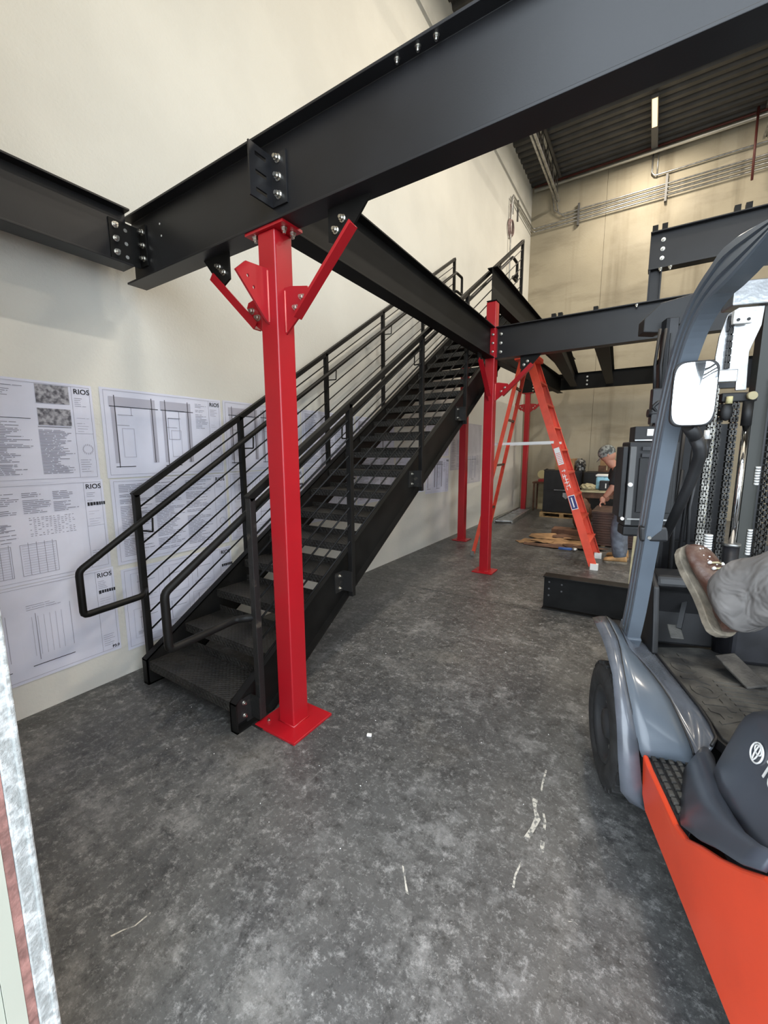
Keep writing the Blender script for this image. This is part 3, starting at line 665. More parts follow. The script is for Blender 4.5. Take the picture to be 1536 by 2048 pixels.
pipe('conduit', [(-0.36, bw, 7.7), (-0.36, bw, zceil(11.9))], 0.014, m_steel, 'short grey drop conduit under the tube lamp')
pipe('water_pipe', [(8.5, bw-0.12, 8.16), (-3.0, bw-0.12, 8.16)], 0.045, m_alu, 'bright pipe along the top of the rear wall', 'pipe')
pipe('water_pipe', [(8.5, bw-0.12, 8.24), (-3.0, bw-0.12, 8.24)], 0.022, m_pipe_red, 'thin dark red pipe above the bright pipe', 'pipe')
pipe('water_pipe', [(1.28, bw-0.16, zceil(11.9)), (1.30, bw-0.16, 7.0)], 0.022, m_pipe_red, 'dark red drop pipe at the right of the rear wall', 'pipe')
for x, z0, z1, lab in ((-1.95, 7.12, 7.62, 'grey strut carrying the conduits, left one'), (-0.16, 7.12, 7.68, 'grey strut carrying the conduits, middle one'), (1.9, 7.12, 7.68, 'grey strut carrying the conduits, right one')):
    o = MB().box((-0.022, -0.02, 0), (0.022, 0.045, z1-z0)).build('conduit_strut', m_lampbody); o.location = (x, bw, z0); tag(o, lab, 'bracket', 'conduit struts')
o = MB().box((0,-0.022,0), (0.03,0.022,0.45)).build('conduit_strut', m_lampbody); o.location = (-3.1, 10.7, 7.0); tag(o, 'grey strut on the cream wall near the corner', 'bracket', 'conduit struts')
# cable coil
mb = MB()
for k in range(5):
    pts = [(0.02+0.012*k, 0.16*math.cos(a)*(1-0.06*k), 0.19*math.sin(a)*(1-0.05*k)) for a in [i*math.pi/10 for i in range(20)]]
    mb.tube(pts, 0.011, 6, True)
mb.tube([(0.03,-0.02,0.18), (0.04,-0.06,0.42), (0.03,-0.10,0.45)], 0.013, 6)
o = mb.build('cable_coil', m_cable); o.location = (-3.09, 10.11, 6.60); tag(o, 'coil of grey cable hanging on the cream wall', 'cable')
def tube_lamp(x, y0, label, lit=True, group='ceiling strip lamps'):
    t = thing('strip_lamp', label, 'lamp', (x, y0, zceil(y0)-0.16), 0, group)
    MB().box((-0.06, 0, 0.02), (0.06, 2.0, 0.08)).build('housing', m_lampbody, t)
    MB().box((-0.045, 0.02, -0.012), (0.045, 0.80, 0.02)).build('diffuser', m_lamp, t)
    for yy in (0.1, 1.9): MB().cyl((0, yy, 0.08), (0, yy, 0.17), 0.006, 6).build('hanger', m_steel, t)
    area_lamp('strip_light', (0, 0.4, -0.02), 0.09, 0.8, LAMP_W, LAMP_C, parent=t)
    return t
tube_lamp(-0.44, 10.2, 'glowing strip lamp under the roof deck')
for x, y, lab in ((3.6, 9.0, 'unseen strip lamp added right of the one in view, over the rear'), (-0.44, 5.4, 'unseen strip lamp added above the second red column'), (3.6, 4.6, 'unseen strip lamp added above the forklift'), (6.6, 7.0, 'unseen strip lamp added nearest the right wall'), (0.6, 1.4, 'unseen strip lamp added above the doorway')): tube_lamp(x, y, lab, group='added strip lamps out of view')  # unseen lamps added to brighten the depth of the room
# ================================================================== STEP LADDER
sl = thing('step_ladder', 'tall orange fibreglass step ladder behind the second column', 'ladder', (-1.35, 6.4, 0))
O_ = V((-1.35, 6.4, 0))
def lb(p): return V(p)-O_
def rail(p0, p1, w, d, nm='rail'):
    p0, p1 = lb(p0), lb(p1); dv = p1-p0; yv = Y; xv = dv.cross(yv).normalized()
    mb = MB(); t_ = 0.006
    # channel section
    mb.extrude([(-w/2,-d/2),(w/2,-d/2),(w/2,d/2),(w/2-t_,d/2),(w/2-t_,-d/2+t_),(-w/2+t_,-d/2+t_),(-w/2+t_,d/2),(-w/2,d/2)], p0, xv, yv, dv)
    return mb.build(nm, m_ladder, sl)
F0, F1 = V((-1.52, 6.10, 2.86)), V((-0.555, 6.08, 0.05)); G0, G1 = V((-1.52, 6.52, 2.86)), V((-0.575, 6.78, 0.05))
rail(F0, F1, 0.098, 0.035); rail(G0, G1, 0.098, -0.035)
R0, R1 = V((-1.63, 6.10, 2.86)), V((-2.21, 5.97, 0.03)); Q0, Q1 = V((-1.66, 6.50, 2.86)), V((-2.24, 6.62, 0.03))
rail(R0, R1, 0.05, 0.03); rail(Q0, Q1, 0.05, -0.03)
for i in range(1, 9):
    f_ = i/9.0; a = F1.lerp(F0, f_); b = G1.lerp(G0, f_)
    MB().box(tuple(lb((a.x-0.04, a.y, a.z-0.012))), tuple(lb((a.x+0.055, b.y, a.z+0.012)))).build('step', m_ladder, sl)
for z in (0.7, 1.39, 2.05, 2.5):
    f_ = (z-0.03)/2.83; a = R1.lerp(R0, f_); b = Q1.lerp(Q0, f_); MB().bar(lb(a), lb(b), 0.03, 0.03).build('rear_bar', m_cardd, sl)
MB().box(tuple(lb((-1.72, 6.06, 2.86))), tuple(lb((-1.43, 6.56, 2.93)))).build('top_cap', m_ladder, sl, bevel=0.01)
for ya, yb_ in ((6.07, 6.03), (6.62, 6.62)): MB().bar(lb((-1.97, ya, 1.70)), lb((-1.13, yb_, 1.715)), 0.008, 0.034).build('spreader_bar', m_white, sl)
for p in (F1, G1): MB().box(tuple(lb((p.x-0.03, p.y-0.03, 0))), tuple(lb((p.x+0.065, p.y+0.03, 0.085)))).build('foot', m_white, sl)
for p in (R1, Q1): MB().box(tuple(lb((p.x-0.035, p.y-0.03, 0))), tuple(lb((p.x+0.025, p.y+0.03, 0.07)))).build('foot', m_steel, sl)
dF = (F0-F1).normalized(); nF = dF.cross(Y).normalized()
def on_rail(s0, s1, w0, w1, m, nm, off=0.001):
    a = F1+dF*s0; b = F1+dF*s1; y_ = min(a.y, b.y)-0.035/2-off-0.0015
    vs = []
    for yy in (y_, y_-0.001):
        for q, ww in ((a, w0), (a, w1), (b, w1), (b, w0)): vs.append(lb((q.x+nF.x*ww, yy, q.z+nF.z*ww)))
    return MB().add(vs, [(0,1,2,3),(7,6,5,4),(0,4,5,1),(1,5,6,2),(2,6,7,3),(3,7,4,0)]).build(nm, m, sl)
on_rail(1.44, 1.68, -0.036, 0.036, m_white, 'warning_label')
for i in range(9): on_rail(1.46+0.023*i, 1.467+0.023*i, -0.028, 0.028, m_ladder, 'label_line', 0.0022)
on_rail(0.80, 1.0, -0.044, 0.040, m_white, 'maker_label'); on_rail(0.81, 0.99, -0.038, 0.034, m_navy, 'maker_label_panel', 0.0022); on_rail(0.83, 0.97, -0.006, 0.010, m_white, 'maker_label_text', 0.0036)
# white paint-pen scrawl
for (s0, s1, w0, w1) in ((1.16,1.30,-0.005,0.004),(1.18,1.19,-0.03,0.03),(1.22,1.23,-0.03,0.01),(1.27,1.28,-0.02,0.03),(1.13,1.14,-0.03,0.02),(1.10,1.16,-0.03,-0.022),(1.24,1.31,0.02,0.027),(1.33,1.37,-0.02,-0.012),(1.345,1.355,-0.03,0.02),(1.08,1.12,0.015,0.022)):
    on_rail(s0, s1, w0, w1, m_white, 'hand_lettering', 0.0022)
# ================================================================== SHORT BEAM OFFCUT, PLANK
t = thing('beam_offcut', 'short black beam offcut lying on the floor left of the truck', 'beam', (-0.83, 4.33, 0))
MB().ibeam((0,0,0), (0.86,0.02,0), 0.345, 0.15, 0.012, 0.01).build('beam_section', m_stair, t, bevel=0.002)
for x, z in ((0.05,0.27),(0.05,0.20),(0.05,0.13),(0.17,0.26),(0.17,0.19)): MB().cyl((x, -0.0062, z), (x, -0.004, z), 0.009, 10).build('bolt_hole', m_lampbody, t)
o = MB().extrude([(0,0),(0.045,0),(0.10,0.92),(0.02,0.92)], (0,0,0), X, Z, (0,0.02,0)).build('plank', m_pale); o.location = (-0.10, 4.50, 0); tag(o, 'pale yellowish plank upright at the end of the offcut', 'plank')
# ================================================================== FLAT LADDER, BACKGROUND
t = thing('extension_ladder', 'grey aluminium ladder lying flat on the floor by the cream wall', 'ladder', (-2.65, 9.0, 0))
a0, a1 = V((-0.20,0,0.05)), V((-0.27,2.25,0.05)); b0, b1 = V((0.17,0.1,0.05)), V((0.06,2.35,0.05))
MB().bar(a0, a1, 0.035, 0.09).build('rail', m_steel, t); MB().bar(b0, b1, 0.035, 0.09).build('rail', m_steel, t)
for i in range(11): MB().bar(a0.lerp(a1, (i+0.4)/11), b0.lerp(b1, (i+0.4)/11), 0.11, 0.03).build('rung', m_steel, t)
def pallet(x, y, w_, d_, label, group='wooden pallets'):
    t = thing('pallet', label, 'pallet', (x, y, 0), 0, group)
    for i in range(6): MB().box((0, d_*i/6, 0.10), (w_, d_*i/6+d_/6-0.03, 0.12)).build('deck_board', m_wood, t)
    for i in range(3): MB().box((i*(w_-0.09)/2, 0, 0.02), (i*(w_-0.09)/2+0.09, d_, 0.10)).build('bearer', m_wood, t)
    for i in range(2): MB().box((0, i*(d_-0.1), 0), (w_, i*(d_-0.1)+0.1, 0.02)).build('bottom_board', m_wood, t)
    return t
pallet(-2.2, 10.45, 1.0, 0.65, 'yellow-brown wooden pallet under the black cabinet')
def cabinet(x, y, z, w_, d_, h_, label, shield=False):
    t = thing('tool_cabinet', label, 'cabinet', (x, y, z), 0, 'black tool cabinets')
    MB().box((0,0,0), (w_,d_,h_)).build('body', m_case, t, bevel=0.015)
    MB().box((0.03,-0.012,0.03), (w_-0.03,0,h_*0.52)).build('door', m_case, t, bevel=0.004)
    MB().box((0.03,-0.012,h_*0.55), (w_-0.03,0,h_-0.04)).build('door', m_case, t, bevel=0.004)
    MB().bar((w_*0.3,-0.02,h_*0.54), (w_*0.7,-0.02,h_*0.54), 0.02, 0.015).build('handle', m_steel, t)
    if shield: MB().extrude([(-0.07,0.06),(0.07,0.06),(0.07,-0.03),(0,-0.09),(-0.07,-0.03)], (w_*0.62,-0.020,h_*0.42), X, Z, (0,0.006,0)).build('shield_badge', m_steel, t)
    return t
cabinet(-2.15, 10.5, 0.12, 0.84, 0.6, 1.02, 'black cabinet with a grey shield badge on the pallet', True)
cabinet(-1.25, 10.3, 0.0, 0.85, 0.6, 1.12, 'black cabinet to the right of the shield-badged one')
def carton(x, y, z, w_, d_, h_, m, label, rz=0.0):
    t = thing('carton', label, 'box', (x, y, z), rz, 'cardboard cartons')
    MB().box((0,0,0), (w_,d_,h_)).build('body', m, t, bevel=0.003)
    MB().box((0,-0.001,h_), (w_*0.49,d_*0.98,h_+0.006)).build('flap', m, t); MB().box((w_*0.51,0,h_), (w_,d_*0.98,h_+0.006)).build('flap', m, t)
    MB().box((w_*0.47,-0.002,h_*0.3), (w_*0.53,0.0,h_)).build('tape', m_pale, t)
    return t
carton(-1.92, 10.6, 1.145, 0.42, 0.4, 0.26, m_card, 'tan carton on top of the badged cabinet')
carton(-0.98, 10.45, 1.125, 0.34, 0.3, 0.13, m_cardd, 'dark flat carton on the second cabinet')
carton(-0.95, 10.45, 1.263, 0.30, 0.3, 0.12, m_card, 'small tan carton stacked on the dark flat one')
carton(-0.58, 10.4, 1.125, 0.25, 0.3, 0.20, m_card, 'tan carton at the right end of the second cabinet')
def crumple(name, c, sc, m, label, cat, seed=1):
    random.seed(seed); bm = bmesh.new(); bmesh.ops.create_icosphere(bm, subdivisions=3, radius=1)
    for v in bm.verts:
        k = 1+random.uniform(-0.16, 0.12); v.co = V((v.co.x*sc[0]*k, v.co.y*sc[1]*k, max(-0.8, v.co.z)*sc[2]*k))
    zmin = min(v.co.z for v in bm.verts)
    for v in bm.verts: v.co.z = max(v.co.z-zmin, 0) if v.co.z-zmin > sc[2]*0.12 else 0
    me = bpy.data.meshes.new(name); bm.to_mesh(me); bm.free(); me.materials.append(m)
    o = bpy.data.objects.new(name, me); COL.objects.link(o); o.location = c; return tag(o, label, cat)
crumple('plastic_bag', (-1.38, 10.62, 1.125), (0.12, 0.13, 0.16), mat('grey_black_plastic_film', (0.03,0.03,0.03), 0.25, col2=(0.35,0.35,0.34), scale=14, lo=0.5, hi=0.62), 'crumpled black and grey plastic bag between the cartons', 'bag')
# worktable with things
wt = thing('work_table', 'rough wooden work table in front of the worker', 'table', (-1.12, 8.9, 0))
MB().box((0,0,0.79), (1.25,0.7,0.83)).build('tabletop', m_pale, wt)
MB().box((0.02,0.02,0.68), (1.23,0.05,0.79)).build('apron', m_cardd, wt)
for x, y in ((0.03,0.03),(1.15,0.03),(0.03,0.6),(1.15,0.6)): MB().box((x,y,0), (x+0.07,y+0.07,0.79)).build('leg', m_cardd, wt)
MB().box((0.05,0.05,0.36), (1.2,0.6,0.40)).build('shelf', m_plank, wt)
crumple('cloth_bundle', (-1.0, 8.99, 0.831), (0.14, 0.12, 0.07), m_pale, 'pale crumpled cloth on the left end of the work table', 'cloth', 3)
t = thing('cooler_box', 'light blue plastic box on the work table', 'box', (-0.88, 9.1, 0.831))
MB().box((0,0,0), (0.42,0.3,0.26)).build('body', m_blue, t, bevel=0.03); MB().box((-0.01,-0.01,0.262), (0.43,0.31,0.30)).build('lid', m_white, t, bevel=0.01)
MB().bar((0.08,-0.02,0.18), (0.34,-0.02,0.18), 0.02, 0.02).build('handle', m_steel, t)
t = thing('battery_charger', 'black charger with two pale strips in front of the blue box', 'tool', (-0.80, 8.95, 0.831))
MB().box((0,0,0), (0.26,0.1,0.19)).build('body', m_black, t, bevel=0.01)
for x in (0.10, 0.19): MB().box((x,-0.003,0.05), (x+0.02,0,0.14)).build('strip', m_white, t)
o = MB().tube([(0,0,0),(0.1,0.02,0.10),(0.22,0.0,0.06),(0.30,0.05,0.0)], 0.02, 8).build('hose', mat('navy_hose', (0.02,0.04,0.09), 0.5)); o.location = (-0.72, 9.5, 0.86); 
bpy.data.objects.remove(o)
crumple('brown_sack', (-1.02, 8.55, 0.10), (0.16, 0.14, 0.32), m_cardd, 'dark brown sack hanging against the work table', 'sack', 9)
o = MB().box((0,0,0), (0.7,0.35,0.10)).build('low_crate', m_cardd); o.location = (-1.52, 8.35, 0); tag(o, 'low dark crate under the brown sack', 'crate')
# small side table left with clutter
t = thing('side_table', 'small wooden table between far column and badged cabinet', 'table', (-2.62, 11.4, 0))
MB().box((0,0,0.74), (0.55,0.5,0.78)).build('tabletop', m_cardd, t)
MB().box((0.03,0.45,0.0), (0.52,0.48,0.74)).build('back_panel', m_pale, t)
for x, y in ((0.02,0.02),(0.48,0.02),(0.02,0.43),(0.48,0.43)): MB().box((x,y,0), (x+0.04,y+0.04,0.74)).build('leg', m_cardd, t)
t = thing('chop_saw', 'small red and yellow power tool on the side table', 'tool', (-2.5, 11.5, 0.78))
MB().box((0,0,0), (0.32,0.25,0.07)).build('base', m_redthing, t, bevel=0.01); MB().cyl((0.08,0.05,0.20), (0.08,0.12,0.20), 0.11, 16).build('blade_guard', m_yel, t)
MB().cyl((0.08,0.12,0.20), (0.30,0.14,0.20), 0.05, 12).build('motor', m_redthing, t); MB().tube([(0.1,0.1,0.28),(0.2,0.1,0.34),(0.3,0.1,0.28)], 0.02, 8).build('handle', m_black, t)
o = MB().box((0,0,0), (0.1,0.1,0.1)).build('small_box', m_white, bevel=0.005); o.location = (-2.17, 11.45, 0.78); tag(o, 'little white box beside the power tool', 'box')
# stack of brown boards
for i in range(14):
    o = MB().box((0,0,0), (1.25+random.uniform(-.03,.03), 0.9, 0.037)).build('board', m_plank, bevel=0.002); o.location = (-0.76+random.uniform(-.015,.015), 7.65+random.uniform(-.01,.01), 0.041*i+0.02)
    tag(o, 'topmost brown board in the stack behind the worker' if i == 13 else 'lowest brown board in the stack behind the worker' if i == 0 else 'glossy brown board inside the stack behind the worker', 'board', 'brown boards in the stack')
for i, x in enumerate((-0.6, 0.3)):
    o = MB().box((0,0,0), (0.06,0.85,0.019)).build('bearer', m_wood); o.location = (x, 7.67, 0); tag(o, ('left' if i == 0 else 'right')+' thin batten under the stack of brown boards', 'batten', 'battens under the boards')
# torn cardboard on the floor
def scrap(x, y, z, r, sd, label, m=m_card, sx=1.0, sy=1.0, curl=0.03):
    random.seed(sd); n = 9; pts = []
    for i in range(n):
        a = 2*math.pi*i/n; q = r*random.uniform(0.65, 1.1); pts.append(V((q*math.cos(a)*sx, q*math.sin(a)*sy, random.uniform(0, curl))))
    mb = MB(); mb.add([V((0,0,0.004))]+pts, [(0, 1+i, 1+(i+1) % n) for i in range(n)])
    o = mb.build('cardboard_scrap', m, solid=0.006); o.location = (x, y, z+0.004); return tag(o, label, 'cardboard', 'torn cardboard on the floor')
for a in ((-1.72,7.40,0.0,0.20,1,'torn tan cardboard piece at the left end of the scraps',m_card,1.1,1.0),
          (-1.50,7.95,0.005,0.34,2,'large tan cardboard flap at the back of the scraps',m_card,1.1,1.0),
          (-1.15,7.62,0.012,0.36,3,'tan cardboard sheet in the middle of the scraps',m_card,1.2,0.9),
          (-1.13,7.98,0.02,0.28,4,'dark brown cardboard piece nearest the board stack',m_cardd,1.2,1.0),
          (-1.30,7.20,0.0,0.30,5,'dark brown cardboard strip at the front of the scraps',m_cardd,1.5,0.5),
          (-0.85,7.32,0.01,0.28,6,'brown cardboard strip behind the ladder foot',m_cardd,1.4,0.6),
          (-1.48,7.45,0.018,0.22,8,'small upper tan scrap lying across the others',m_card,1.1,0.8)): scrap(*a)
t = thing('caulk_gun', 'blue and silver hand tool lying before the cardboard scraps', 'tool', (-1.15, 6.98, 0.02), 0.2)
MB().cyl((0,0,0.02), (0.20,0,0.02), 0.022, 10).build('barrel', mat('blue_tool_plastic', (0.05,0.12,0.35), 0.5), t); MB().ball((0.24,0,0.02), 0.035, sc=(1.2,1,0.8)).build('handle', m_alu, t)
# floor crumbs
random.seed(5)
mb = MB()
for i in range(70):
    x = random.uniform(-2.8, 0.0); y = random.uniform(0.9, 4.0); s_ = random.choice((0.0015, 0.002, 0.002, 0.003))
    R = Matrix.Rotation(random.uniform(0, 3), 3, 'Z'); mb.cbox((x, y, 0.0015), (s_*random.uniform(1,2.5), s_, 0.003), R)
o = mb.build('floor_debris', m_white); tag(o, 'scattered white crumbs and chips on the concrete floor', 'debris', kind='stuff')
SMEARS = [([(-0.329,2.011),(-0.325,1.93),(-0.32,1.86)], 0.006, 1), ([(-0.335,1.80),(-0.325,1.75),(-0.30,1.70),(-0.305,1.64),(-0.318,1.58)], 0.014, 2), ([(-0.26,1.60),(-0.255,1.57),(-0.25,1.55)], 0.012, 3), ([(-0.695,1.20),(-0.675,1.175),(-0.655,1.15),(-0.63,1.12)], 0.007, 4), ([(-0.285,1.74),(-0.27,1.70),(-0.265,1.66)], 0.006, 5), ([(-1.40,0.47),(-1.385,0.50),(-1.365,0.53),(-1.36,0.58)], 0.004, 6), ([(-0.31,1.46),(-0.315,1.40),(-0.31,1.35)], 0.006, 7), ([(-0.12,1.34),(-0.105,1.35),(-0.09,1.345)], 0.003, 8)]
def smear(pts, w, seed):
    random.seed(seed); a = []
    for i, (x, y) in enumerate(pts): a.append((x-w*random.uniform(.4, 1), y, x+w*random.uniform(.4, 1)))
    return a
mb = MB()
for pts, w, sd in SMEARS:
    a = smear(pts, w, sd); n = len(a)
    mb.add([V((q[0], q[1], 0.0006)) for q in a]+[V((q[2], q[1], 0.0006)) for q in a], [(i, i+1, n+i+1, n+i) for i in range(n-1)])
o = mb.build('paint_smears', mat('dried_plaster', (0.50, 0.48, 0.42), 0.8, col2=(0.16, 0.16, 0.15), scale=60, lo=0.45, hi=0.6)); tag(o, 'dried whitish plaster smears on the floor near the truck', 'stain', kind='stuff')
o = MB().cbox((0,0,0.005), (0.026,0.016,0.010), Matrix.Rotation(0.4,3,'Z')).build('paint_chip', m_white); o.location = (-1.23, 1.74, 0); tag(o, 'larger white chip beside the nearest column base', 'debris')
# ================================================================== FIGURES
def limb(mb, pts, rs, n=14, flat=1.0):
    """smooth tube through joints"""
    P = [V(p) for p in pts]; out = []; ro = []
    for i in range(len(P)-1):
        p0 = P[max(i-1,0)]; p1 = P[i]; p2 = P[i+1]; p3 = P[min(i+2,len(P)-1)]
        for k in range(5):
            t = k/5; out.append(0.5*((2*p1)+(p2-p0)*t+(2*p0-5*p1+4*p2-p3)*t*t+(3*p1-p0-3*p2+p3)*t**3)); ro.append(rs[i]*(1-t)+rs[i+1]*t)
    out.append(P[-1]); ro.append(rs[-1])
    mb.tube(out, ro, n); return mb
def skin_body(name, joints, edges, radii, m, label, loc):
    me = bpy.data.meshes.new(name); me.from_pydata([V(j) for j in joints], edges, []); o = bpy.data.objects.new(name, me); COL.objects.link(o)
    me.materials.append(m)
    sk = o.modifiers.new('skin', 'SKIN'); sk.use_smooth_shade = True
    for i, r in enumerate(radii): me.skin_vertices[0].data[i].radius = (r, r)
    me.skin_vertices[0].data[0].use_root = True
    sb = o.modifiers.new('sub', 'SUBSURF'); sb.levels = 2; sb.render_levels = 2
    o.location = loc; bpy.context.view_layer.update()
    m2 = bpy.data.meshes.new_from_object(o.evaluated_get(bpy.context.evaluated_depsgraph_get())); o.modifiers.clear(); o.data = m2
    for p in m2.polygons: p.use_smooth = True
    return tag(o, label, 'person')
def boot_shape(mb_up, mb_sole, toe, heel, up, ankle_h=0.16, L=None, w_=0.052, th=0.030, sf=1.12):
    """toe, heel: sole end points; up: direction away from the sole"""
    toe, heel, up = V(toe), V(heel), V(up).normalized(); ax = (toe-heel); Ln = ax.length; ax.normalize(); up = (up-ax*up.dot(ax)).normalized(); sd = ax.cross(up)
    rows = []
    #  s along foot, half width, height of upper, base
    prof = [(0.0,0.55,0.5),(0.03,0.72,0.92),(0.12,0.78,1.0),(0.26,0.74,0.98),(0.40,0.76,0.80),(0.52,0.86,0.62),(0.66,0.98,0.50),(0.80,1.0,0.44),(0.91,0.86,0.38),(0.975,0.60,0.28),(1.0,0.30,0.14)]
    for s, w, h in prof:
        c = heel+ax*(s*Ln); hh = h*ankle_h*0.9; r = []
        for j in range(16):
            a = 2*math.pi*j/16; cx = math.cos(a); sz = math.sin(a)
            wx = w*w_*(1.0 if sz < 0 else (1-0.35*max(0, sz)*(0.5 if s > 0.5 else 1)))
            r.append(c+sd*(cx*wx)+up*(0.012+hh*0.5*(1+sz)))
        rows.append(r)
    mb_up.grid(rows, True, True)
    n = len(mb_up.v)
    mb_up.f.append(tuple(range(n-16*len(prof), n-16*len(prof)+16))); mb_up.f.append(tuple(range(n-16, n))); mb_up.sm += [True, True]
    # sole outline slab
    out = []
    for s, w, h in prof: out.append((s*Ln, w*w_*sf))
    out = [(-0.008, 0.02)]+out+[(Ln+0.008, 0.01)]
    pl = [(a, b) for a, b in out]+[(a, -b) for a, b in reversed(out)]
    mb_sole.extrude(pl, heel-up*0.012, ax, sd, up*th)
    return ax, up, sd
# ---- worker bending at the table, far right
wx_, wy_ = -0.27, 6.72
J = [(0.10,0.05,0.92),(0.02,0.05,1.12),(-0.10,0.04,1.30),(-0.16,0.03,1.37),(-0.24,0.01,1.47),(-0.26,0.0,1.55),
     (0.03,0.05+0.11,0.86),(-0.02,0.16,0.48),(0.0,0.17,0.09),(-0.12,0.18,0.04),
     (0.03,-0.07,0.86),(-0.05,-0.08,0.48),(0.0,-0.09,0.09),(-0.12,-0.10,0.04),
     (-0.08,0.20,1.33),(-0.12,0.28,1.10),(-0.22,0.24,0.92),(-0.08,-0.14,1.33),(-0.14,-0.24,1.10),(-0.24,-0.20,0.94)]
Ed = [(0,1),(1,2),(2,3),(3,4),(4,5),(0,6),(6,7),(7,8),(8,9),(0,10),(10,11),(11,12),(12,13),(2,14),(14,15),(15,16),(2,17),(17,18),(18,19)]
Rr = [0.13,0.13,0.13,0.065,0.07,0.085,0.09,0.062,0.045,0.04,0.09,0.062,0.045,0.04,0.06,0.045,0.035,0.06,0.045,0.035]
wk = skin_body('person', J, Ed, Rr, m_skin, 'person in camouflage cap, black shirt and blue-grey jeans bending over', (wx_, wy_, 0))
mb = MB(); limb(mb, [(0.06,0.06,1.0),(0.03,0.14,0.80),(-0.02,0.16,0.48),(0.0,0.17,0.10)], [0.12,0.115,0.095,0.088]); limb(mb, [(0.06,0.03,1.0),(0.03,-0.07,0.80),(-0.05,-0.08,0.48),(0.0,-0.09,0.10)], [0.12,0.115,0.095,0.088]); mb.build('jeans', m_jean, wk)
mb = MB(); limb(mb, [(0.10,0.05,0.90),(0.03,0.05,1.12),(-0.09,0.04,1.30),(-0.15,0.03,1.385)], [0.155,0.165,0.17,0.07], 16); limb(mb, [(-0.07,0.10,1.34),(-0.09,0.22,1.31),(-0.12,0.28,1.12)], [0.08,0.075,0.06]); limb(mb, [(-0.07,-0.04,1.34),(-0.09,-0.16,1.31),(-0.14,-0.24,1.12)], [0.08,0.075,0.06]); mb.build('shirt', m_shirt, wk)
hr_ = Matrix.Rotation(-0.55, 3, 'Y')
MB().ball((-0.255,0.0,1.545), 0.102, 16, 12, (1.02,0.82,1.15), hr_).build('head', m_skin, wk)
mb = MB(); mb.ball((-0.268,-0.0,1.575), 0.112, 16, 12, (1.05,0.86,0.92), hr_); mb.build('cap', m_cap, wk)
MB().extrude([(-0.07,0.0),(-0.055,0.09),(0,0.12),(0.055,0.09),(0.07,0.0)], (-0.325,0,1.535), Y, V((-0.55,0,-0.83)), (0.006,0,-0.004)).build('cap_brim', m_cap, wk)
mb = MB(); mb.ball((-0.345,0,1.49), 0.017, 8, 6); mb.build('nose', m_skin, wk)
for s in (-1,1):
    MB().ball((-0.24,s*0.085,1.535), 0.022, 8, 6, (0.6,0.35,1)).build('ear', m_skin, wk)
    MB().ball((-0.338,s*0.030,1.515), 0.009, 8, 6).build('eye', m_black, wk)
MB().bar((-0.352,-0.022,1.462), (-0.352,0.022,1.462), 0.006, 0.006).build('mouth', m_redthing, wk)
up_, so_ = MB(), MB()
boot_shape(up_, so_, (-0.20,-0.14,0.013), (0.09,-0.08,0.013), (0,0,1), 0.15); up_.build('boot', m_tan, wk); so_.build('boot_sole', m_sole, wk)
up_, so_ = MB(), MB()
boot_shape(up_, so_, (-0.19,0.20,0.013), (0.10,0.17,0.013), (0,0,1), 0.15); up_.build('boot', m_tan, wk); so_.build('boot_sole', m_sole, wk)
for s in (0,1):
    c = V(J[16]) if s == 0 else V(J[19]); mb = MB(); mb.ball(c+V((-0.02,0,-0.03)), 0.04, 10, 8, (0.9,0.5,1.2))
    for i in range(4): mb.tube([c+V((-0.03,-0.025+0.017*i,-0.06)), c+V((-0.05,-0.028+0.018*i,-0.095)), c+V((-0.035,-0.028+0.018*i,-0.125))], [0.010,0.009,0.007], 8)
    mb.tube([c+V((0.0,0.03,-0.03)), c+V((-0.03,0.05,-0.06)), c+V((-0.05,0.05,-0.08))], [0.011,0.010,0.008], 8); mb.build('hand', m_skin, wk)
# ================================================================== FORKLIFT  (local axes: x right, y forward)
TH = math.radians(17)
fk = thing('forklift', 'orange-red and slate forklift truck filling the right edge', 'forklift', (-0.05, 2.0, 0), TH)
def P(u, v, z): return V((v, u, z))     # forward, right, up
def fkb(mb, name, m, bevel=0, **k): return mb.build(name, m, fk, bevel=bevel, **k)
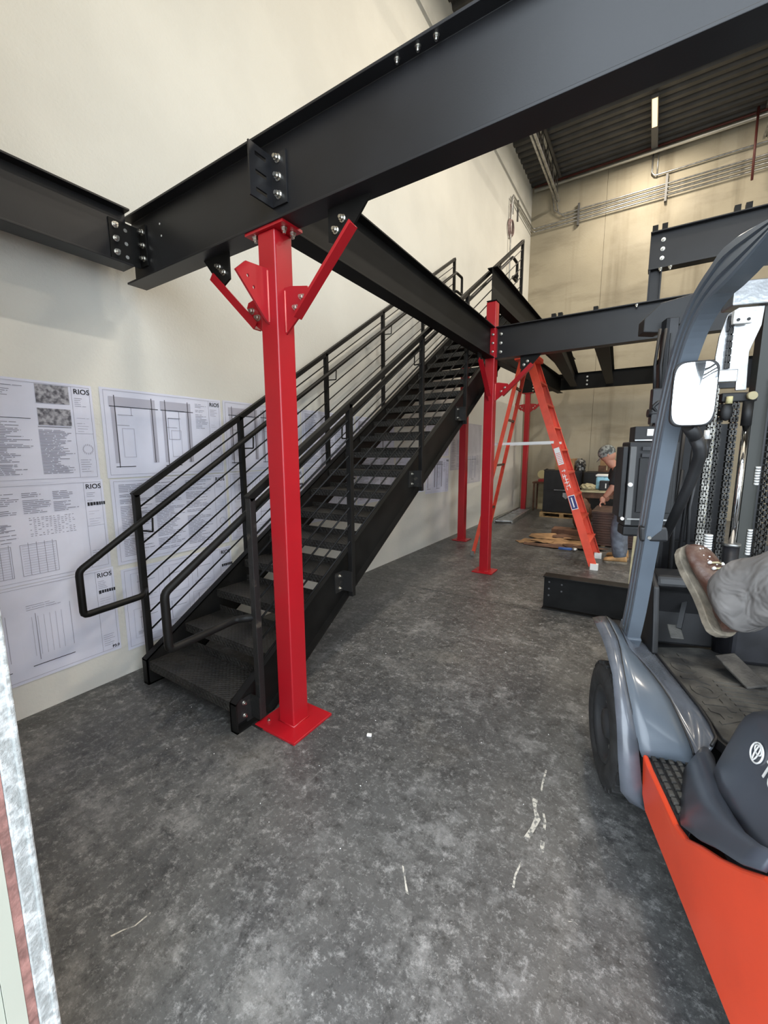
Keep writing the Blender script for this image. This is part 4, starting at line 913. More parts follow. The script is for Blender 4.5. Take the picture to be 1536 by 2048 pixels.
# wheels
def wheel(v0, v1, u0, r, name='wheel', flip=1):
    N = 40; wh = bpy.data.objects.new(name, None); COL.objects.link(wh); wh.parent = fk; wh.location = (v0, u0, r); wd = v1-v0
    mb = MB(); rows = []
    prof = [(0.012, r*0.60), (-0.0, r*0.66), (-0.004, r*0.80), (0.006, r*0.93), (0.022, r*0.965), (wd-0.022, r*0.965), (wd-0.004, r*0.90), (wd, r*0.7), (wd-0.01, r*0.6)]
    for i in range(N+1):
        a = 2*math.pi*i/N; rows.append([V((x, rr_*math.cos(a), rr_*math.sin(a))) for x, rr_ in prof])
    mb.grid(rows)
    mb.build('tyre', m_tyre, wh)
    mb = MB()
    for i in range(26):
        a = 2*math.pi*i/26; R = Matrix.Rotation(a, 3, 'X')
        for x0, x1, da in ((0.012, wd*0.46, 0), (wd*0.54, wd-0.012, 0.12)):
            R2 = Matrix.Rotation(a+da, 3, 'X'); mb.cbox(R2@V(((x0+x1)/2, r*0.965, 0)), (x1-x0, r*0.07, r*0.165), R2)
    mb.build('tread_blocks', m_tyre, wh, bevel=0.003)
    mb = MB(); rows = []
    for i in range(N+1):
        a = 2*math.pi*i/N; rows.append([V((x, rr_*math.cos(a), rr_*math.sin(a))) for x, rr_ in ((0.014, r*0.61), (0.004, r*0.58), (0.02, r*0.52), (0.05, r*0.48), (0.055, r*0.25), (0.02, r*0.22), (0.015, 0.0))])
    mb.grid(rows); mb.build('rim', m_rim, wh)
    for i in range(6):
        a = 2*math.pi*i/6; MB().cyl((0.035, r*0.35*math.cos(a), r*0.35*math.sin(a)), (0.055, r*0.35*math.cos(a), r*0.35*math.sin(a)), 0.012, 6).build('wheel_nut', m_steel, wh)
    return wh
wheel(-0.030, 0.135, 0.12, 0.29)
# fender: arc strip + inner panel + sill
PA = [(0.42,-0.030,0.700),(0.33,-0.030,0.697),(0.20,-0.030,0.690),(0.10,-0.030,0.668),(-0.045,-0.035,0.628),(-0.13,-0.042,0.560),(-0.20,-0.046,0.490),(-0.240,-0.044,0.380),(-0.255,-0.030,0.250),(-0.252,0.006,0.205),(-0.245,0.060,0.175)]
PBv = [(0.42,0.035,0.715),(0.33,0.035,0.712),(0.20,0.035,0.700),(0.10,0.028,0.682),(0.01,0.016,0.655),(-0.08,0.012,0.605),(-0.161,0.012,0.546),(-0.229,0.025,0.441),(-0.262,0.036,0.320),(-0.255,0.055,0.230),(-0.246,0.070,0.178)]
rows = [[P(*p) for p in PA], [P((a[0]+b[0])/2-0.006, (a[1]+b[1])/2, (a[2]+b[2])/2+0.006) for a, b in zip(PA, PBv)], [P(*p) for p in PBv]]
fkb(MB().grid(rows), 'fender', m_slate2, solid=0.010)
PBx = PBv[:8]+[(-0.236,0.040,0.400)]
PC = [(0.42,0.10,0.665),(0.30,0.105,0.635),(0.247,0.107,0.620),(0.16,0.125,0.615),(0.077,0.148,0.600),(0.01,0.170,0.578),(-0.049,0.189,0.550),(-0.13,0.200,0.510),(-0.19,0.208,0.475),(-0.233,0.212,0.450),(-0.240,0.214,0.400)]
PB2 = PBx
def samp(L_, n):
    out = []
    for i in range(n):
        q = i/(n-1)*(len(L_)-1); a = int(min(q, len(L_)-2)); t = q-a; out.append(V(L_[a]).lerp(V(L_[a+1]), t))
    return out
n_ = 14; A_, B_ = samp(PB2, n_), samp(PC, n_)
rows = []
for j in range(5):
    t_ = j/4; rows.append([P(*(A_[i].lerp(B_[i], t_)+V((0, 0, 0.006*math.sin(math.pi*t_))))) for i in range(n_)])
fkb(MB().grid(rows), 'fender_panel', m_slate, solid=0.010)
PD = [(0.56,0.273,0.55),(0.44,0.272,0.55),(0.325,0.272,0.55),(0.20,0.278,0.545),(0.08,0.290,0.535),(-0.042,0.303,0.52),(-0.13,0.302,0.512),(-0.206,0.293,0.50),(-0.245,0.262,0.49)]
PC2 = [(0.42,0.10,0.665),(0.30,0.105,0.635),(0.247,0.107,0.620),(0.077,0.148,0.600),(-0.049,0.189,0.550),(-0.13,0.200,0.510),(-0.19,0.208,0.475),(-0.233,0.212,0.450),(-0.25,0.225,0.45)]
A_, B_ = samp(PC2, n_), samp(PD, n_)
rows = []
for j in range(5):
    t_ = j/4; rows.append([P(*(A_[i].lerp(B_[i], t_)+V((0, 0, -0.012*math.sin(math.pi*t_))))) for i in range(n_)])
fkb(MB().grid(rows), 'inner_sill', m_slate2, solid=0.010)
# black seam lines
fkb(MB().tube([P(*(V(p)+V((0,0,0.006)))) for p in PC], 0.004, 6), 'seam', m_black)
fkb(MB().tube([P(*(V(p)+V((0,0,0.008)))) for p in PD], 0.006, 6), 'mat_edge', m_black)
fkb(MB().tube([P(*(V(p)+V((0,0,0.004)))) for p in PBv[:9]], 0.003, 6), 'seam', m_black)
# chassis core (dark, hidden inside)
fkb(MB().box((0.16, -1.6, 0.16), (1.0, 0.50, 0.38)), 'chassis', m_black)
# floor plate and mat
fkb(MB().extrude([(0.30,0.62),(0.28,0.30),(0.31,0.0),(0.30,-0.20),(0.34,-0.32),(1.0,-0.32),(1.0,0.78),(0.30,0.78)], (0,0,0.46), X, Y, (0,0,0.04)), 'floor_plate', m_black)
fkb(MB().extrude([(0.31,0.56),(0.295,0.32),(0.325,0.0),(0.315,-0.20),(0.36,-0.30),(0.98,-0.30),(0.98,0.50),(0.56,0.62)], (0,0,0.50), X, Y, (0,0,0.012)), 'rubber_mat', m_mat, bevel=0.004)
text_mesh('mat_lettering', 'TOYOTA', 0.135, P(0.50, 0.335, 0.512), V((0.03,-1,0)).normalized(), V((1,0.03,0)).normalized(), m_mat, fk, bold=0.004, depth=0.004, stretch=1.1)
mb = MB()
for i in range(14): mb.box((0.47, -0.26+0.038*i, 0.512), (0.90, -0.245+0.038*i, 0.516))
fkb(mb, 'mat_ribs', m_mat)
# red body side
red = [(-0.235,0.412),(-0.30,0.405),(-0.547,0.402),(-0.62,0.425),(-0.70,0.485),(-0.794,0.546),(-0.89,0.620),(-0.965,0.685),(-1.15,0.76),(-1.65,0.80),(-1.65,0.222),(-0.926,0.222),(-0.31,0.222),(-0.265,0.26)]
mb = MB(); mb.extrude([(a, b) for a, b in red], (0.042,0,0), Y, Z, (0.020,0,0)); fkb(mb, 'side_panel', m_orange, bevel=0.009, seg=3)
fkb(MB().box((0.055,-1.60,0.212), (0.15,-0.33,0.2215)), 'bottom_trim', m_black)
# step with rubber studs
fkb(MB().extrude([(0.060,-0.235),(0.225,-0.235),(0.22,-0.30),(0.15,-0.45),(0.060,-0.60)], (0,0,0.382), X, Y, (0,0,0.020)), 'step_plate', m_black)
mb = MB()
for i in range(9):
    for j in range(5):
        y_, x_ = -0.25-0.034*i, 0.068+0.029*j
        if x_ > 0.215-max(0, (-0.30-y_))*0.55: continue
        mb.cbox((x_+0.010, y_, 0.407), (0.016, 0.024, 0.010))
fkb(mb, 'step_studs', m_mat, bevel=0.002)
# dark hip cover between step and hood (two rows loft)
cov_l = [(-0.240,0.222,0.440),(-0.30,0.165,0.418),(-0.42,0.112,0.400),(-0.53,0.070,0.408),(-0.586,0.052,0.432),(-0.70,0.045,0.500),(-0.789,0.043,0.566),(-0.89,0.043,0.630),(-0.96,0.045,0.690)]
cov_m = [(-0.242,0.240,0.462),(-0.31,0.205,0.495),(-0.44,0.165,0.500),(-0.52,0.138,0.515),(-0.58,0.118,0.530),(-0.70,0.092,0.570),(-0.79,0.076,0.610),(-0.89,0.066,0.660),(-0.96,0.062,0.705)]
cov_r = [(-0.25,0.270,0.452),(-0.33,0.240,0.470),(-0.45,0.205,0.505),(-0.53,0.180,0.530),(-0.60,0.150,0.550),(-0.70,0.120,0.585),(-0.80,0.100,0.618),(-0.89,0.085,0.668),(-0.96,0.080,0.712)]
rows = []
for j in range(9):
    t_ = j/8
    rows.append([P(*(V(a)*(1-t_)**2+V(b)*2*t_*(1-t_)*1.0+V(c)*t_**2+V((0,0,0.03*math.sin(math.pi*t_))))) for a, b, c in zip(cov_l, cov_m, cov_r)])
fkb(MB().grid(rows), 'hip_cover', m_hood, solid=0.012)
# engine hood: side profile rows, leaning in at the top
def hood_rows():
    # stations along u: (u, v_bottom, z_bottom, v_top, z_top)
    stt = [(-0.36,0.26,0.50,0.31,0.60),(-0.385,0.225,0.53,0.33,0.70),(-0.44,0.190,0.535,0.345,0.775),(-0.54,0.160,0.545,0.35,0.82),(-0.66,0.135,0.575,0.35,0.85),(-0.78,0.115,0.60,0.35,0.865),(-0.90,0.095,0.655,0.35,0.88),(-1.05,0.09,0.72,0.35,0.89),(-1.5,0.09,0.78,0.35,0.90)]
    rows = []
    for u, vb, zb_, vt, zt_ in stt:
        r = []
        for k in range(11):
            t_ = k/10
            # ease so that the side bulges and rolls over at the top
            e_ = max(0.0, t_-0.72)/0.28; v = vb+(vt-vb)*(0.62*t_+0.38*e_**1.6*1.0); z = zb_+(zt_-zb_)*(min(t_, 0.72)/0.72*0.90+0.10*math.sin(e_*math.pi/2))
            r.append(P(u, v, z))
        r.append(P(u, vt+0.12, zt_+0.012)); r.append(P(u, 0.95, zt_+0.012)); r.append(P(u, 1.0, 0.5))
        rows.append(r)
    return rows
hr = hood_rows(); fkb(MB().grid(hr), 'hood', m_hood, solid=0.012)
fkb(MB().box((0.30,-0.42,0.47), (0.98,-0.36,0.60)), 'hood_front', m_hood, bevel=0.01)
# brand emblem on the hood side
e0 = P(-0.60, 0.176, 0.700); ea = V((0.16,-1,0.10)).normalized(); eb = V((0.50,0,0.86)); eb = (eb-ea*eb.dot(ea)).normalized(); en = ea.cross(eb)
if en.x > 0: en = -en
def ell(mb, c, ra, rb, r, n=28, lift=0.012):
    pts = [V(e0)+ea*(c[0]+ra*math.cos(2*math.pi*i/n))+eb*(c[1]+rb*math.sin(2*math.pi*i/n))+en*lift for i in range(n)]
    mb.tube(pts, r, 6, True)
EMB = True
# overhead guard pillar (left) with grooves, sweeping back
def pillar(v, nm='guard_pillar'):
    # centre line points (u, z) and half depth
    cl = [(0.44,0.60),(0.375,0.80),(0.33,1.0),(0.285,1.2),(0.235,1.45),(0.175,1.70),(0.105,1.90),(0.03,2.03),(-0.06,2.115),(-0.18,2.165),(-0.33,2.185),(-0.9,2.19),(-1.6,2.15)]
    cl = [V((v, u, z)) for u, z in cl]
    sec = [(-0.032,-0.062),(0.032,-0.062),(0.032,0.062),(0.018,0.068),(0.012,0.056),(0.004,0.056),(0.0,0.068),(-0.008,0.068),(-0.014,0.056),(-0.022,0.056),(-0.032,0.066)]
    sec = [(-0.030,-0.055),(0.030,-0.055),(0.034,-0.045),(0.034,0.050),(0.028,0.062),(-0.020,0.062),(-0.034,0.052),(-0.034,0.030),(-0.025,0.026),(-0.025,0.014),(-0.034,0.010),(-0.034,-0.012),(-0.025,-0.016),(-0.025,-0.026),(-0.034,-0.030),(-0.034,-0.045)]
    rows = []
    for i, p in enumerate(cl):
        t = (cl[min(i+1,len(cl)-1)]-cl[max(i-1,0)]).normalized(); nrm = V((1,0,0)).cross(t).normalized()
        if nrm.y > 0: nrm = -nrm
        rows.append([p+V((1,0,0))*a+nrm*(-b) for a, b in sec])
    # subdivide rows for smoothness
    out = []
    for i in range(len(rows)-1):
        for k in range(4):
            t = k/4; p0 = rows[max(i-1,0)]; p1 = rows[i]; p2 = rows[i+1]; p3 = rows[min(i+2,len(rows)-1)]
            out.append([0.5*((2*b)+(c-a)*t+(2*a-5*b+4*c-d)*t*t+(3*b-a-3*c+d)*t**3) for a, b, c, d in zip(p0,p1,p2,p3)])
    out.append(rows[-1])
    mb = MB(); mb.grid(out, False, True); return fkb(mb, nm, m_slate)
pillar(0.16); pillar(0.98)
mb = MB(); mb.bar(P(0.50,0.16,0.50), P(0.42,0.16,0.66), 0.07, 0.14, up=(0,1,0)); fkb(mb, 'pillar_base', m_slate, bevel=0.006)
for u in (-0.25,-0.55,-0.85,-1.15,-1.45): fkb(MB().bar(P(u,0.16,2.20), P(u,0.98,2.20), 0.05, 0.03), 'roof_bar', m_slate)
# cowl / dash front and kick panel
ck = [(0.62,0.512),(0.66,0.512),(0.70,0.70),(0.66,0.88),(0.56,0.97),(0.46,0.95),(0.44,0.90),(0.58,0.84),(0.63,0.70)]
fkb(MB().extrude(ck, (0.27,0,0), Y, Z, (0.36,0,0)), 'kick_panel', m_black, bevel=0.015)
fkb(MB().extrude([(0.36,0.56),(0.66,0.512),(0.70,0.70),(0.60,0.93),(0.50,0.96),(0.42,0.90),(0.385,0.72)], (0.245,0,0), Y, Z, (0.03,0,0)), 'cowl_side', m_black, bevel=0.01)
fkb(MB().box((0.63,0.46,0.512), (0.98,0.66,0.92)), 'cowl', m_grime, bevel=0.02)
# pedals
fkb(MB().bar(P(0.62,0.47,0.78), P(0.53,0.42,0.645), 0.022, 0.022), 'pedal_arm', m_black)
fkb(MB().cbox(P(0.52,0.400,0.630), (0.064,0.012,0.085), Matrix.Rotation(-0.9,3,'X')), 'brake_pedal', m_mat, bevel=0.008)
fkb(MB().cbox(P(0.30,0.60,0.555), (0.10,0.20,0.014), Matrix.Rotation(0.35,3,'X')@Matrix.Rotation(0.3,3,'Z')), 'accelerator_pedal', m_mat, bevel=0.012)
# mirror and its arm
mr = MB()
def rrect(w_, h_, r, n=5):
    out = []
    for cx, cy, a0 in ((w_/2-r,h_/2-r,0),(-w_/2+r,h_/2-r,90),(-w_/2+r,-h_/2+r,180),(w_/2-r,-h_/2+r,270)):
        for i in range(n+1):
            a = math.radians(a0+90*i/n); out.append((cx+r*math.cos(a), cy+r*math.sin(a)))
    return out
mc = P(0.0, 0.180, 1.817); nrm_ = V((-0.22,-1,-0.02)).normalized(); ma = V((0,0,1)).cross(nrm_).normalized()*-1; mbx = nrm_.cross(ma).normalized()
if mbx.z < 0: mbx = -mbx
housing = MB().extrude(rrect(0.146,0.250,0.036), mc-nrm_*0.02, ma, mbx, nrm_*0.03); mo = fkb(housing, 'mirror_housing', m_black, bevel=0.006)
# slightly convex glass
rows = []
for i in range(9):
    r = []
    for j in range(40):
        a = 2*math.pi*j/40; q = i/8
        cx = abs(math.cos(a))**0.45*math.copysign(1, math.cos(a)); sx = abs(math.sin(a))**0.45*math.copysign(1, math.sin(a))
        r.append(mc+nrm_*(0.0115+0.010*(1-q*q))+ma*(cx*0.068*q)+mbx*(sx*0.119*q))
    rows.append(r)
g_ = MB().grid(rows, True, True).build('mirror_glass', m_mirror, fk)
fkb(MB().tube([mc+V((0.005,0.03,-0.12)), P(0.07,0.225,1.66), P(0.10,0.245,1.64)], 0.026, 10), 'mirror_arm', m_black)
fkb(MB().tube([P(0.08,0.235,1.65), P(0.09,0.262,1.585), P(0.16,0.258,1.45), P(0.25,0.215,1.20)], [0.026,0.024,0.022,0.020], 10), 'mirror_arm', m_black)
fkb(MB().bar(P(0.25,0.225,1.215), P(0.275,0.115,1.205), 0.07, 0.07), 'mirror_clamp', m_black, bevel=0.01)
fkb(MB().cyl(P(0.20,0.135,1.20), P(0.19,0.134,1.20), 0.008, 8), 'clamp_screw', m_bolt)
# mast
U = 0.62
def vbar(v0, v1, u0, u1, z0, z1, nm, m, bevel=0): return fkb(MB().box((v0,u0,z0), (v1,u1,z1)), nm, m, bevel=bevel)
mast_l = 0.235
for vv, s in ((0.290, 1), (0.98, -1)):
    mb = MB(); a = 0.06*s
    mb.box((min(vv,vv+0.02*s),0.72,0.10), (max(vv,vv+0.02*s),0.80,2.30)); mb.box((min(vv,vv+a),0.72,0.10), (max(vv,vv+a),0.735,2.30)); mb.box((min(vv,vv+a),0.785,0.10), (max(vv,vv+a),0.80,2.30))
    fkb(mb, 'outer_mast_rail', m_grime, bevel=0.003)
for vv, s in ((0.36, 1), (0.86, -1)):
    mb = MB(); a = 0.05*s
    mb.box((min(vv,vv+0.02*s),0.82,0.15), (max(vv,vv+0.02*s),0.92,2.38)); mb.box((min(vv,vv+a),0.82,0.15), (max(vv,vv+a),0.835,2.38))
    fkb(mb, 'inner_mast_rail', m_grime, bevel=0.003)
vbar(0.685, 0.745, 0.64, 0.70, 0.5, 2.30, 'mast_upright', mat('olive_black_steel', (0.035,0.036,0.030), 0.4))
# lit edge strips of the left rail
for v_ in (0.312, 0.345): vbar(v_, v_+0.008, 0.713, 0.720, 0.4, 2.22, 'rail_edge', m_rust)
# hollow dark behind chains: back plate of mast hoses
vbar(0.34, 0.74, 0.98, 1.0, 0.5, 1.75, 'carriage_plate', m_grime)
vbar(0.33, 0.98, 0.93, 0.975, 1.95, 2.10, 'mast_crossmember', m_grime)
vbar(0.36, 0.98, 0.905, 0.945, 0.95, 1.05, 'mast_crossmember', m_grime)
# black block on top of the left rail, chamfered end
blk_pts = [(0.185,2.255),(0.185,2.325),(0.262,2.395),(0.262,2.24)]
bx = V((0.86,-0.51,0)).normalized()
mb = MB(); c0 = P(0.80,0.205,0)
mb.extrude([(-0.0,2.255),(0.0,2.325),(0.075,2.40),(0.42,2.47),(0.42,2.37),(0.075,2.245)], c0, V((0.995,-0.09,0)), Z, P(0.10,0.0,0))
fkb(mb, 'mast_head_guard', m_black, bevel=0.004)
# silver tie and bracket on mast head
vbar(0.53, 0.98, 0.60, 0.72, 2.30, 2.415, 'mast_head_tie', m_silver, 0.006)
fkb(MB().extrude([(0.515,2.26),(0.49,2.16),(0.482,2.06),(0.488,1.995),(0.578,1.995),(0.583,1.895),(0.629,1.895),(0.624,2.0),(0.622,2.08),(0.66,2.20),(0.665,2.29),(0.56,2.29)], P(0.60,0,0), X, Z, P(0.012,0,0)), 'mast_head_bracket', m_silver, bevel=0.003)
fkb(MB().box((0.488,0.575,1.935), (0.575,0.60,1.995)), 'bracket_lug', m_silver, bevel=0.004)
fkb(MB().box((0.524,0.56,2.205), (0.602,0.585,2.268)), 'bolt_plate', m_white, bevel=0.002)
for v_ in (0.543,0.585): fkb(MB().cyl(P(0.556,v_,2.222), P(0.561,v_,2.222), 0.007, 10), 'bolt_hole', m_black)
vbar(0.515, 0.54, 0.585, 0.599, 2.18, 2.25, 'bracket_bolt', m_black)
def chain(v, z0, z1, nm='lift_chain', m=m_chain, u=U, wd=0.034):
    mb = MB(); z = z0; k = 0
    while z < z1:
        if k % 2 == 0:
            mb.box((v-wd/2,u-0.010,z), (v-wd/2+0.005,u+0.010,z+0.026)); mb.box((v+wd/2-0.005,u-0.010,z), (v+wd/2,u+0.010,z+0.026)); mb.box((v-wd*0.12,u-0.010,z), (v+wd*0.12,u+0.010,z+0.026))
        else:
            mb.box((v-wd*0.32,u-0.010,z), (v-wd*0.2,u+0.010,z+0.026)); mb.box((v+wd*0.2,u-0.010,z), (v+wd*0.32,u+0.010,z+0.026))
        mb.cyl((v-wd/2,u-0.0,z+0.004), (v+wd/2,u,z+0.004), 0.0045, 6)
        z += 0.0165; k += 1
    return fkb(mb, nm, m)
chain(0.502, 0.86, 1.90); chain(0.548, 0.95, 1.86, m=m_chaind, u=0.66); chain(0.597, 0.85, 1.84, m=m_chaind)
chain(0.775, 0.9, 1.95, m=m_chaind, wd=0.05); chain(0.53, 2.0, 2.20, m=m_chaind, u=0.59, wd=0.018)
# pale backing bar beside the first chain, white ridged sleeves
vbar(0.520, 0.526, 0.632, 0.64, 1.2, 1.78, 'chain_guide', m_pale)
def sleeve(v, z0, z1, r=0.026):
    mb = MB(); n = int((z1-z0)/0.014)
    for i in range(n): mb.cyl((v,U+0.015,z0+0.014*i), (v,U+0.015,z0+0.014*i+0.010), r, 12)
    return fkb(mb, 'ridged_sleeve', m_white)
sleeve(0.552, 0.93, 1.16, 0.020); sleeve(0.735, 1.05, 1.20, 0.011); sleeve(0.735, 1.42, 1.52, 0.011)
# lift cylinder with chrome rod
fkb(MB().cyl(P(0.60,0.645,1.10), P(0.60,0.645,1.72), 0.016, 16), 'cylinder_rod', m_chrome)
fkb(MB().cyl(P(0.60,0.645,0.50), P(0.60,0.645,1.10), 0.034, 16), 'cylinder_barrel', m_grime)
fkb(MB().cyl(P(0.60,0.645,1.10), P(0.60,0.645,1.115), 0.038, 16), 'cylinder_gland', m_steel)
fkb(MB().cyl(P(0.60,0.643,1.72), P(0.60,0.643,1.84), 0.022, 12), 'rod_head', m_black)
fkb(MB().box((0.53,0.60,1.84), (0.68,0.66,1.885)), 'rod_yoke', m_black, bevel=0.006)
fkb(MB().cyl(P(0.575,0.648,1.865), P(0.598,0.648,1.865), 0.020, 14), 'yoke_pin', m_pale)
fkb(MB().cyl(P(0.59,0.557,1.83), P(0.59,0.557,1.865), 0.014, 10), 'fitting', m_yel)
fkb(MB().ball(P(0.60,0.555,1.79), 0.030, 14, 8, (0.9,0.6,1.5)), 'chain_anchor', m_black)
fkb(MB().cyl(P(0.58,0.472,1.655), P(0.58,0.472,1.70), 0.013, 8), 'fitting', m_white)
fkb(MB().cyl(P(0.58,0.468,1.56), P(0.58,0.472,1.655), 0.020, 10), 'hose_end', m_black)
for pts in ([(0.58,0.455,1.56),(0.58,0.43,1.30),(0.58,0.445,0.95)], [(0.60,0.43,1.70),(0.60,0.42,1.32),(0.60,0.41,0.95)], [(0.66,0.40,1.75),(0.66,0.39,1.2),(0.66,0.395,0.8)], [(0.55,0.37,1.5),(0.56,0.36,1.2),(0.58,0.37,0.9)]):
    fkb(MB().tube([P(*p) for p in pts], 0.010, 8), 'hose', m_black)
# hose loop left of the mirror
fkb(MB().tube([P(0.68,0.33,1.83),P(0.66,0.27,1.86),P(0.66,0.24,1.83),P(0.67,0.27,1.80),P(0.68,0.33,1.80)], 0.009, 8), 'hose', m_grime)
fkb(MB().cyl(P(0.66,0.29,1.72), P(0.60,0.29,1.72), 0.035, 12), 'hose_reel', m_grime)
fkb(MB().cyl(P(0.68,0.34,1.85), P(0.68,0.34,2.15), 0.006, 6), 'sensor_rod', m_steel)
# valve block and fittings left of the mast
fkb(MB().box((0.238,0.66,1.74), (0.288,0.71,1.93)), 'valve_block', m_grime, bevel=0.006)
fkb(MB().cyl((0.225,0.68,1.80), (0.30,0.68,1.80), 0.022, 12), 'valve_cap', m_grime)
for v_ in (0.247, 0.275): fkb(MB().tube([P(0.675,v_,1.92), P(0.69,v_-0.004,2.05), P(0.70,v_+0.01,2.24)], 0.008, 8), 'hose', m_black)
fkb(MB().tube([P(0.67,0.25,1.76), P(0.66,0.235,1.70), P(0.66,0.25,1.66)], 0.008, 8), 'hose', m_black)
# forks
for v_ in (0.42, 0.75): fkb(MB().box((v_,1.02,0.06), (v_+0.11,2.0,0.10)), 'fork', m_grime); fkb(MB().box((v_,1.0,0.06), (v_+0.11,1.03,0.60)), 'fork_shank', m_grime)
def fw_(u, v, z): return fk.matrix_basis@V((v, u, z))
# black equipment box bolted to the left of the mast
eb_ = fkb(MB().box((0.118,0.55,1.19), (0.35,0.70,1.645)), 'equipment_box', m_case, bevel=0.008)
def ebp(lo, hi, nm, m, bv=0.0): return MB().box(lo, hi).build(nm, m, eb_, bevel=bv)
ebp((0.088,0.545,1.24), (0.112,0.68,1.62), 'side_flange', m_case, 0.005)
ebp((0.120,0.538,1.20), (0.150,0.55,1.62), 'hinge_strip', m_lampbody, 0.003)
ebp((0.168,0.540,1.27), (0.330,0.55,1.56), 'door', m_case, 0.003)
ebp((0.140,0.56,1.645), (0.275,0.66,1.725), 'top_box', m_case, 0.004)
ebp((0.14,0.552,1.650), (0.25,0.558,1.656), 'edge_strip', m_steel)
ebp((0.195,0.554,1.675), (0.262,0.560,1.710), 'label', m_white)
ebp((0.120,0.56,1.135), (0.34,0.68,1.19), 'bottom_bracket', m_case, 0.01)
ebp((0.245,0.536,1.46), (0.268,0.540,1.63), 'data_plate', m_white)
MB().bar((0.125,0.530,1.235), (0.33,0.530,1.235), 0.008, 0.008).build('bar_handle', m_steel, eb_)
MB().cyl((0.128,0.52,1.42), (0.128,0.538,1.42), 0.011, 10).build('knob', m_white, eb_)
MB().cyl((0.105,0.53,1.235), (0.105,0.545,1.235), 0.009, 10).build('knob', m_white, eb_)
for z in (1.565, 1.60): ebp((0.175,0.536,z), (0.25,0.545,z+0.018), 'latch', m_grime)
fkb(MB().box((0.34,0.62,1.25), (0.40,0.75,1.32)), 'box_bracket', m_grime)
# ================================================================== DRIVER'S LEG
q = fw_(-0.33, 0.28, 1.1)
def L2(u, v, z): return fk.matrix_basis@V((v, u, z))-q
J = [L2(-1.30,0.62,1.00), L2(-1.10,0.58,1.14), L2(-0.85,0.45,1.34), L2(-0.62,0.31,1.27), L2(-0.46,0.20,1.15), L2(-0.37,0.215,1.07), L2(-0.28,0.185,1.13)]
dr = skin_body('person', J, [(0,1),(1,2),(2,3),(3,4),(4,5),(5,6)], [0.10,0.085,0.060,0.045,0.030,0.022,0.018], m_skin, 'person with grey trousers and brown boot raised inside the forklift cab', q)
mb = MB(); limb(mb, [L2(-1.30,0.62,1.00), L2(-1.10,0.58,1.14), L2(-0.85,0.45,1.345), L2(-0.65,0.32,1.285), L2(-0.52,0.235,1.20), L2(-0.435,0.185,1.13)], [0.15,0.145,0.13,0.115,0.102,0.092], 20)
random.seed(4)
hem = L2(-0.435,0.185,1.13); nv = []
for i, v in enumerate(mb.v):
    v = V(v); q_ = (v-hem).length; ring = i//20; ang = (i % 20)/20*2*math.pi
    k = math.exp(-q_*3.0); s_ = 0.013*k*math.sin(ring*1.15+1.6*math.sin(ang+0.4))+0.006*math.sin(ang*3+ring*0.4)
    nv.append(tuple(v+(v-hem).normalized().cross(V((0.3,0.2,1))).normalized()*0.0+V((0.4*math.cos(ang), -0.6, math.sin(ang)))*s_))
mb.v = nv; mb.f = mb.f[:-2]; mb.sm = mb.sm[:-2]
tl_ = mb.build('trouser_leg', m_trou, dr, solid=0.006)

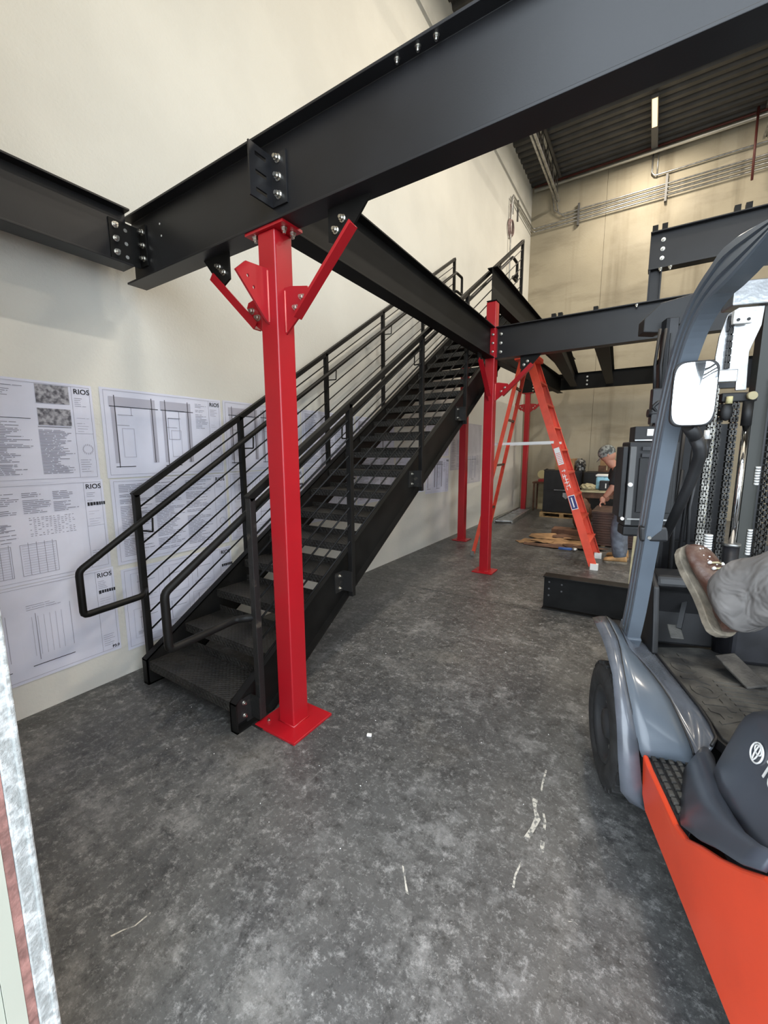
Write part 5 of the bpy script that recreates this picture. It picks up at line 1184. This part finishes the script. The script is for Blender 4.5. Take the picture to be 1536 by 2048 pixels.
up_, so_ = MB(), MB()
toe = L2(-0.16,0.150,1.235); heel = L2(-0.36,0.200,0.985); upd = V((0.45, -0.46, 0.17))
ax, upv, sdv = boot_shape(up_, so_, toe, heel, upd, 0.150, w_=0.066, th=0.026, sf=1.05)
bo = up_.build('boot', m_boot, dr, sub=1); so_.build('boot_sole', m_sole, bo, bevel=0.003)
Ln = (toe-heel).length
ac = heel+ax*(0.17*Ln)
MB().tube([ac+upv*0.04, ac+upv*0.11, ac+upv*0.16+V((0.02,-0.03,0.03))], [0.052, 0.050, 0.052], 16).build('boot_shaft', m_boot, bo)
MB().grid([[heel+ax*(s_*Ln)+upv*h_+sdv*q_*w_ for q_ in (-1, -0.6, 0, 0.6, 1)] for s_, h_, w_ in ((0.64, 0.016, 0.0), (0.66, 0.016, 0.001))]) if False else None
for i in range(5):
    s = 0.40+0.075*i; c = heel+ax*(s*Ln)+upv*(0.012+0.150*0.9*[0.82,0.70,0.62,0.55,0.51][i])
    MB().tube([c-sdv*0.024-upv*0.004, c+upv*0.005, c+sdv*0.024-upv*0.004], 0.0035, 6).build('lace', m_pale, bo)
    for k in (-1,1): MB().cyl(c+sdv*k*0.026-upv*0.006, c+sdv*k*0.027+upv*0.002, 0.0055, 8).build('eyelet', m_white, bo)
random.seed(8); mb = MB()
for i in range(16):
    s = random.uniform(0.45,0.95); a = random.uniform(-0.7,0.7); c = heel+ax*(s*Ln)+upv*(0.014+0.135*(0.62-0.25*(s-0.45)/0.5)*math.cos(a*0.8))+sdv*math.sin(a)*0.045
    mb.ball(c, random.uniform(0.0015,0.0035), 6, 4)
mb.build('paint_specks', m_white, bo)
# emblem and letters on the hood side
def hood_pt(t_u, t_v):
    """point + normal on the hood grid: row index float, column index float"""
    i = int(min(t_u, len(hr)-2)); j = int(min(t_v, len(hr[0])-2)); a = t_u-i; b = t_v-j
    p = hr[i][j]*(1-a)*(1-b)+hr[i+1][j]*a*(1-b)+hr[i][j+1]*(1-a)*b+hr[i+1][j+1]*a*b
    du = hr[i+1][j]-hr[i][j]; dv = hr[i][j+1]-hr[i][j]; n = du.cross(dv).normalized()
    if n.x > 0: n = -n
    return p, n
pc, pn = hood_pt(3.6, 5.0)
ea = (V((0,-1,0))-pn*V((0,-1,0)).dot(pn)).normalized(); eb = pn.cross(ea)
if eb.z < 0: eb = -eb
def ell2(mb, cx, cy_, ra, rb, r, n=32):
    mb.tube([pc+ea*(cx+ra*math.cos(2*math.pi*i/n))+eb*(cy_+rb*math.sin(2*math.pi*i/n))+pn*0.010 for i in range(n)], r, 6, True)
mb = MB(); ell2(mb, 0, 0, 0.037, 0.026, 0.0026); ell2(mb, 0, 0.009, 0.023, 0.011, 0.0022); ell2(mb, 0, 0.001, 0.010, 0.024, 0.0022); fkb(mb, 'emblem', m_white)
text_mesh('brand_lettering', 'TOYOTA', 0.062, pc+ea*0.062-eb*0.022+pn*0.010, ea, eb, m_white, fk, bold=0.0012, depth=0.001)
for o in list(bpy.data.objects):
    if o.type == 'MESH' and o.users_collection == (): bpy.data.objects.remove(o)
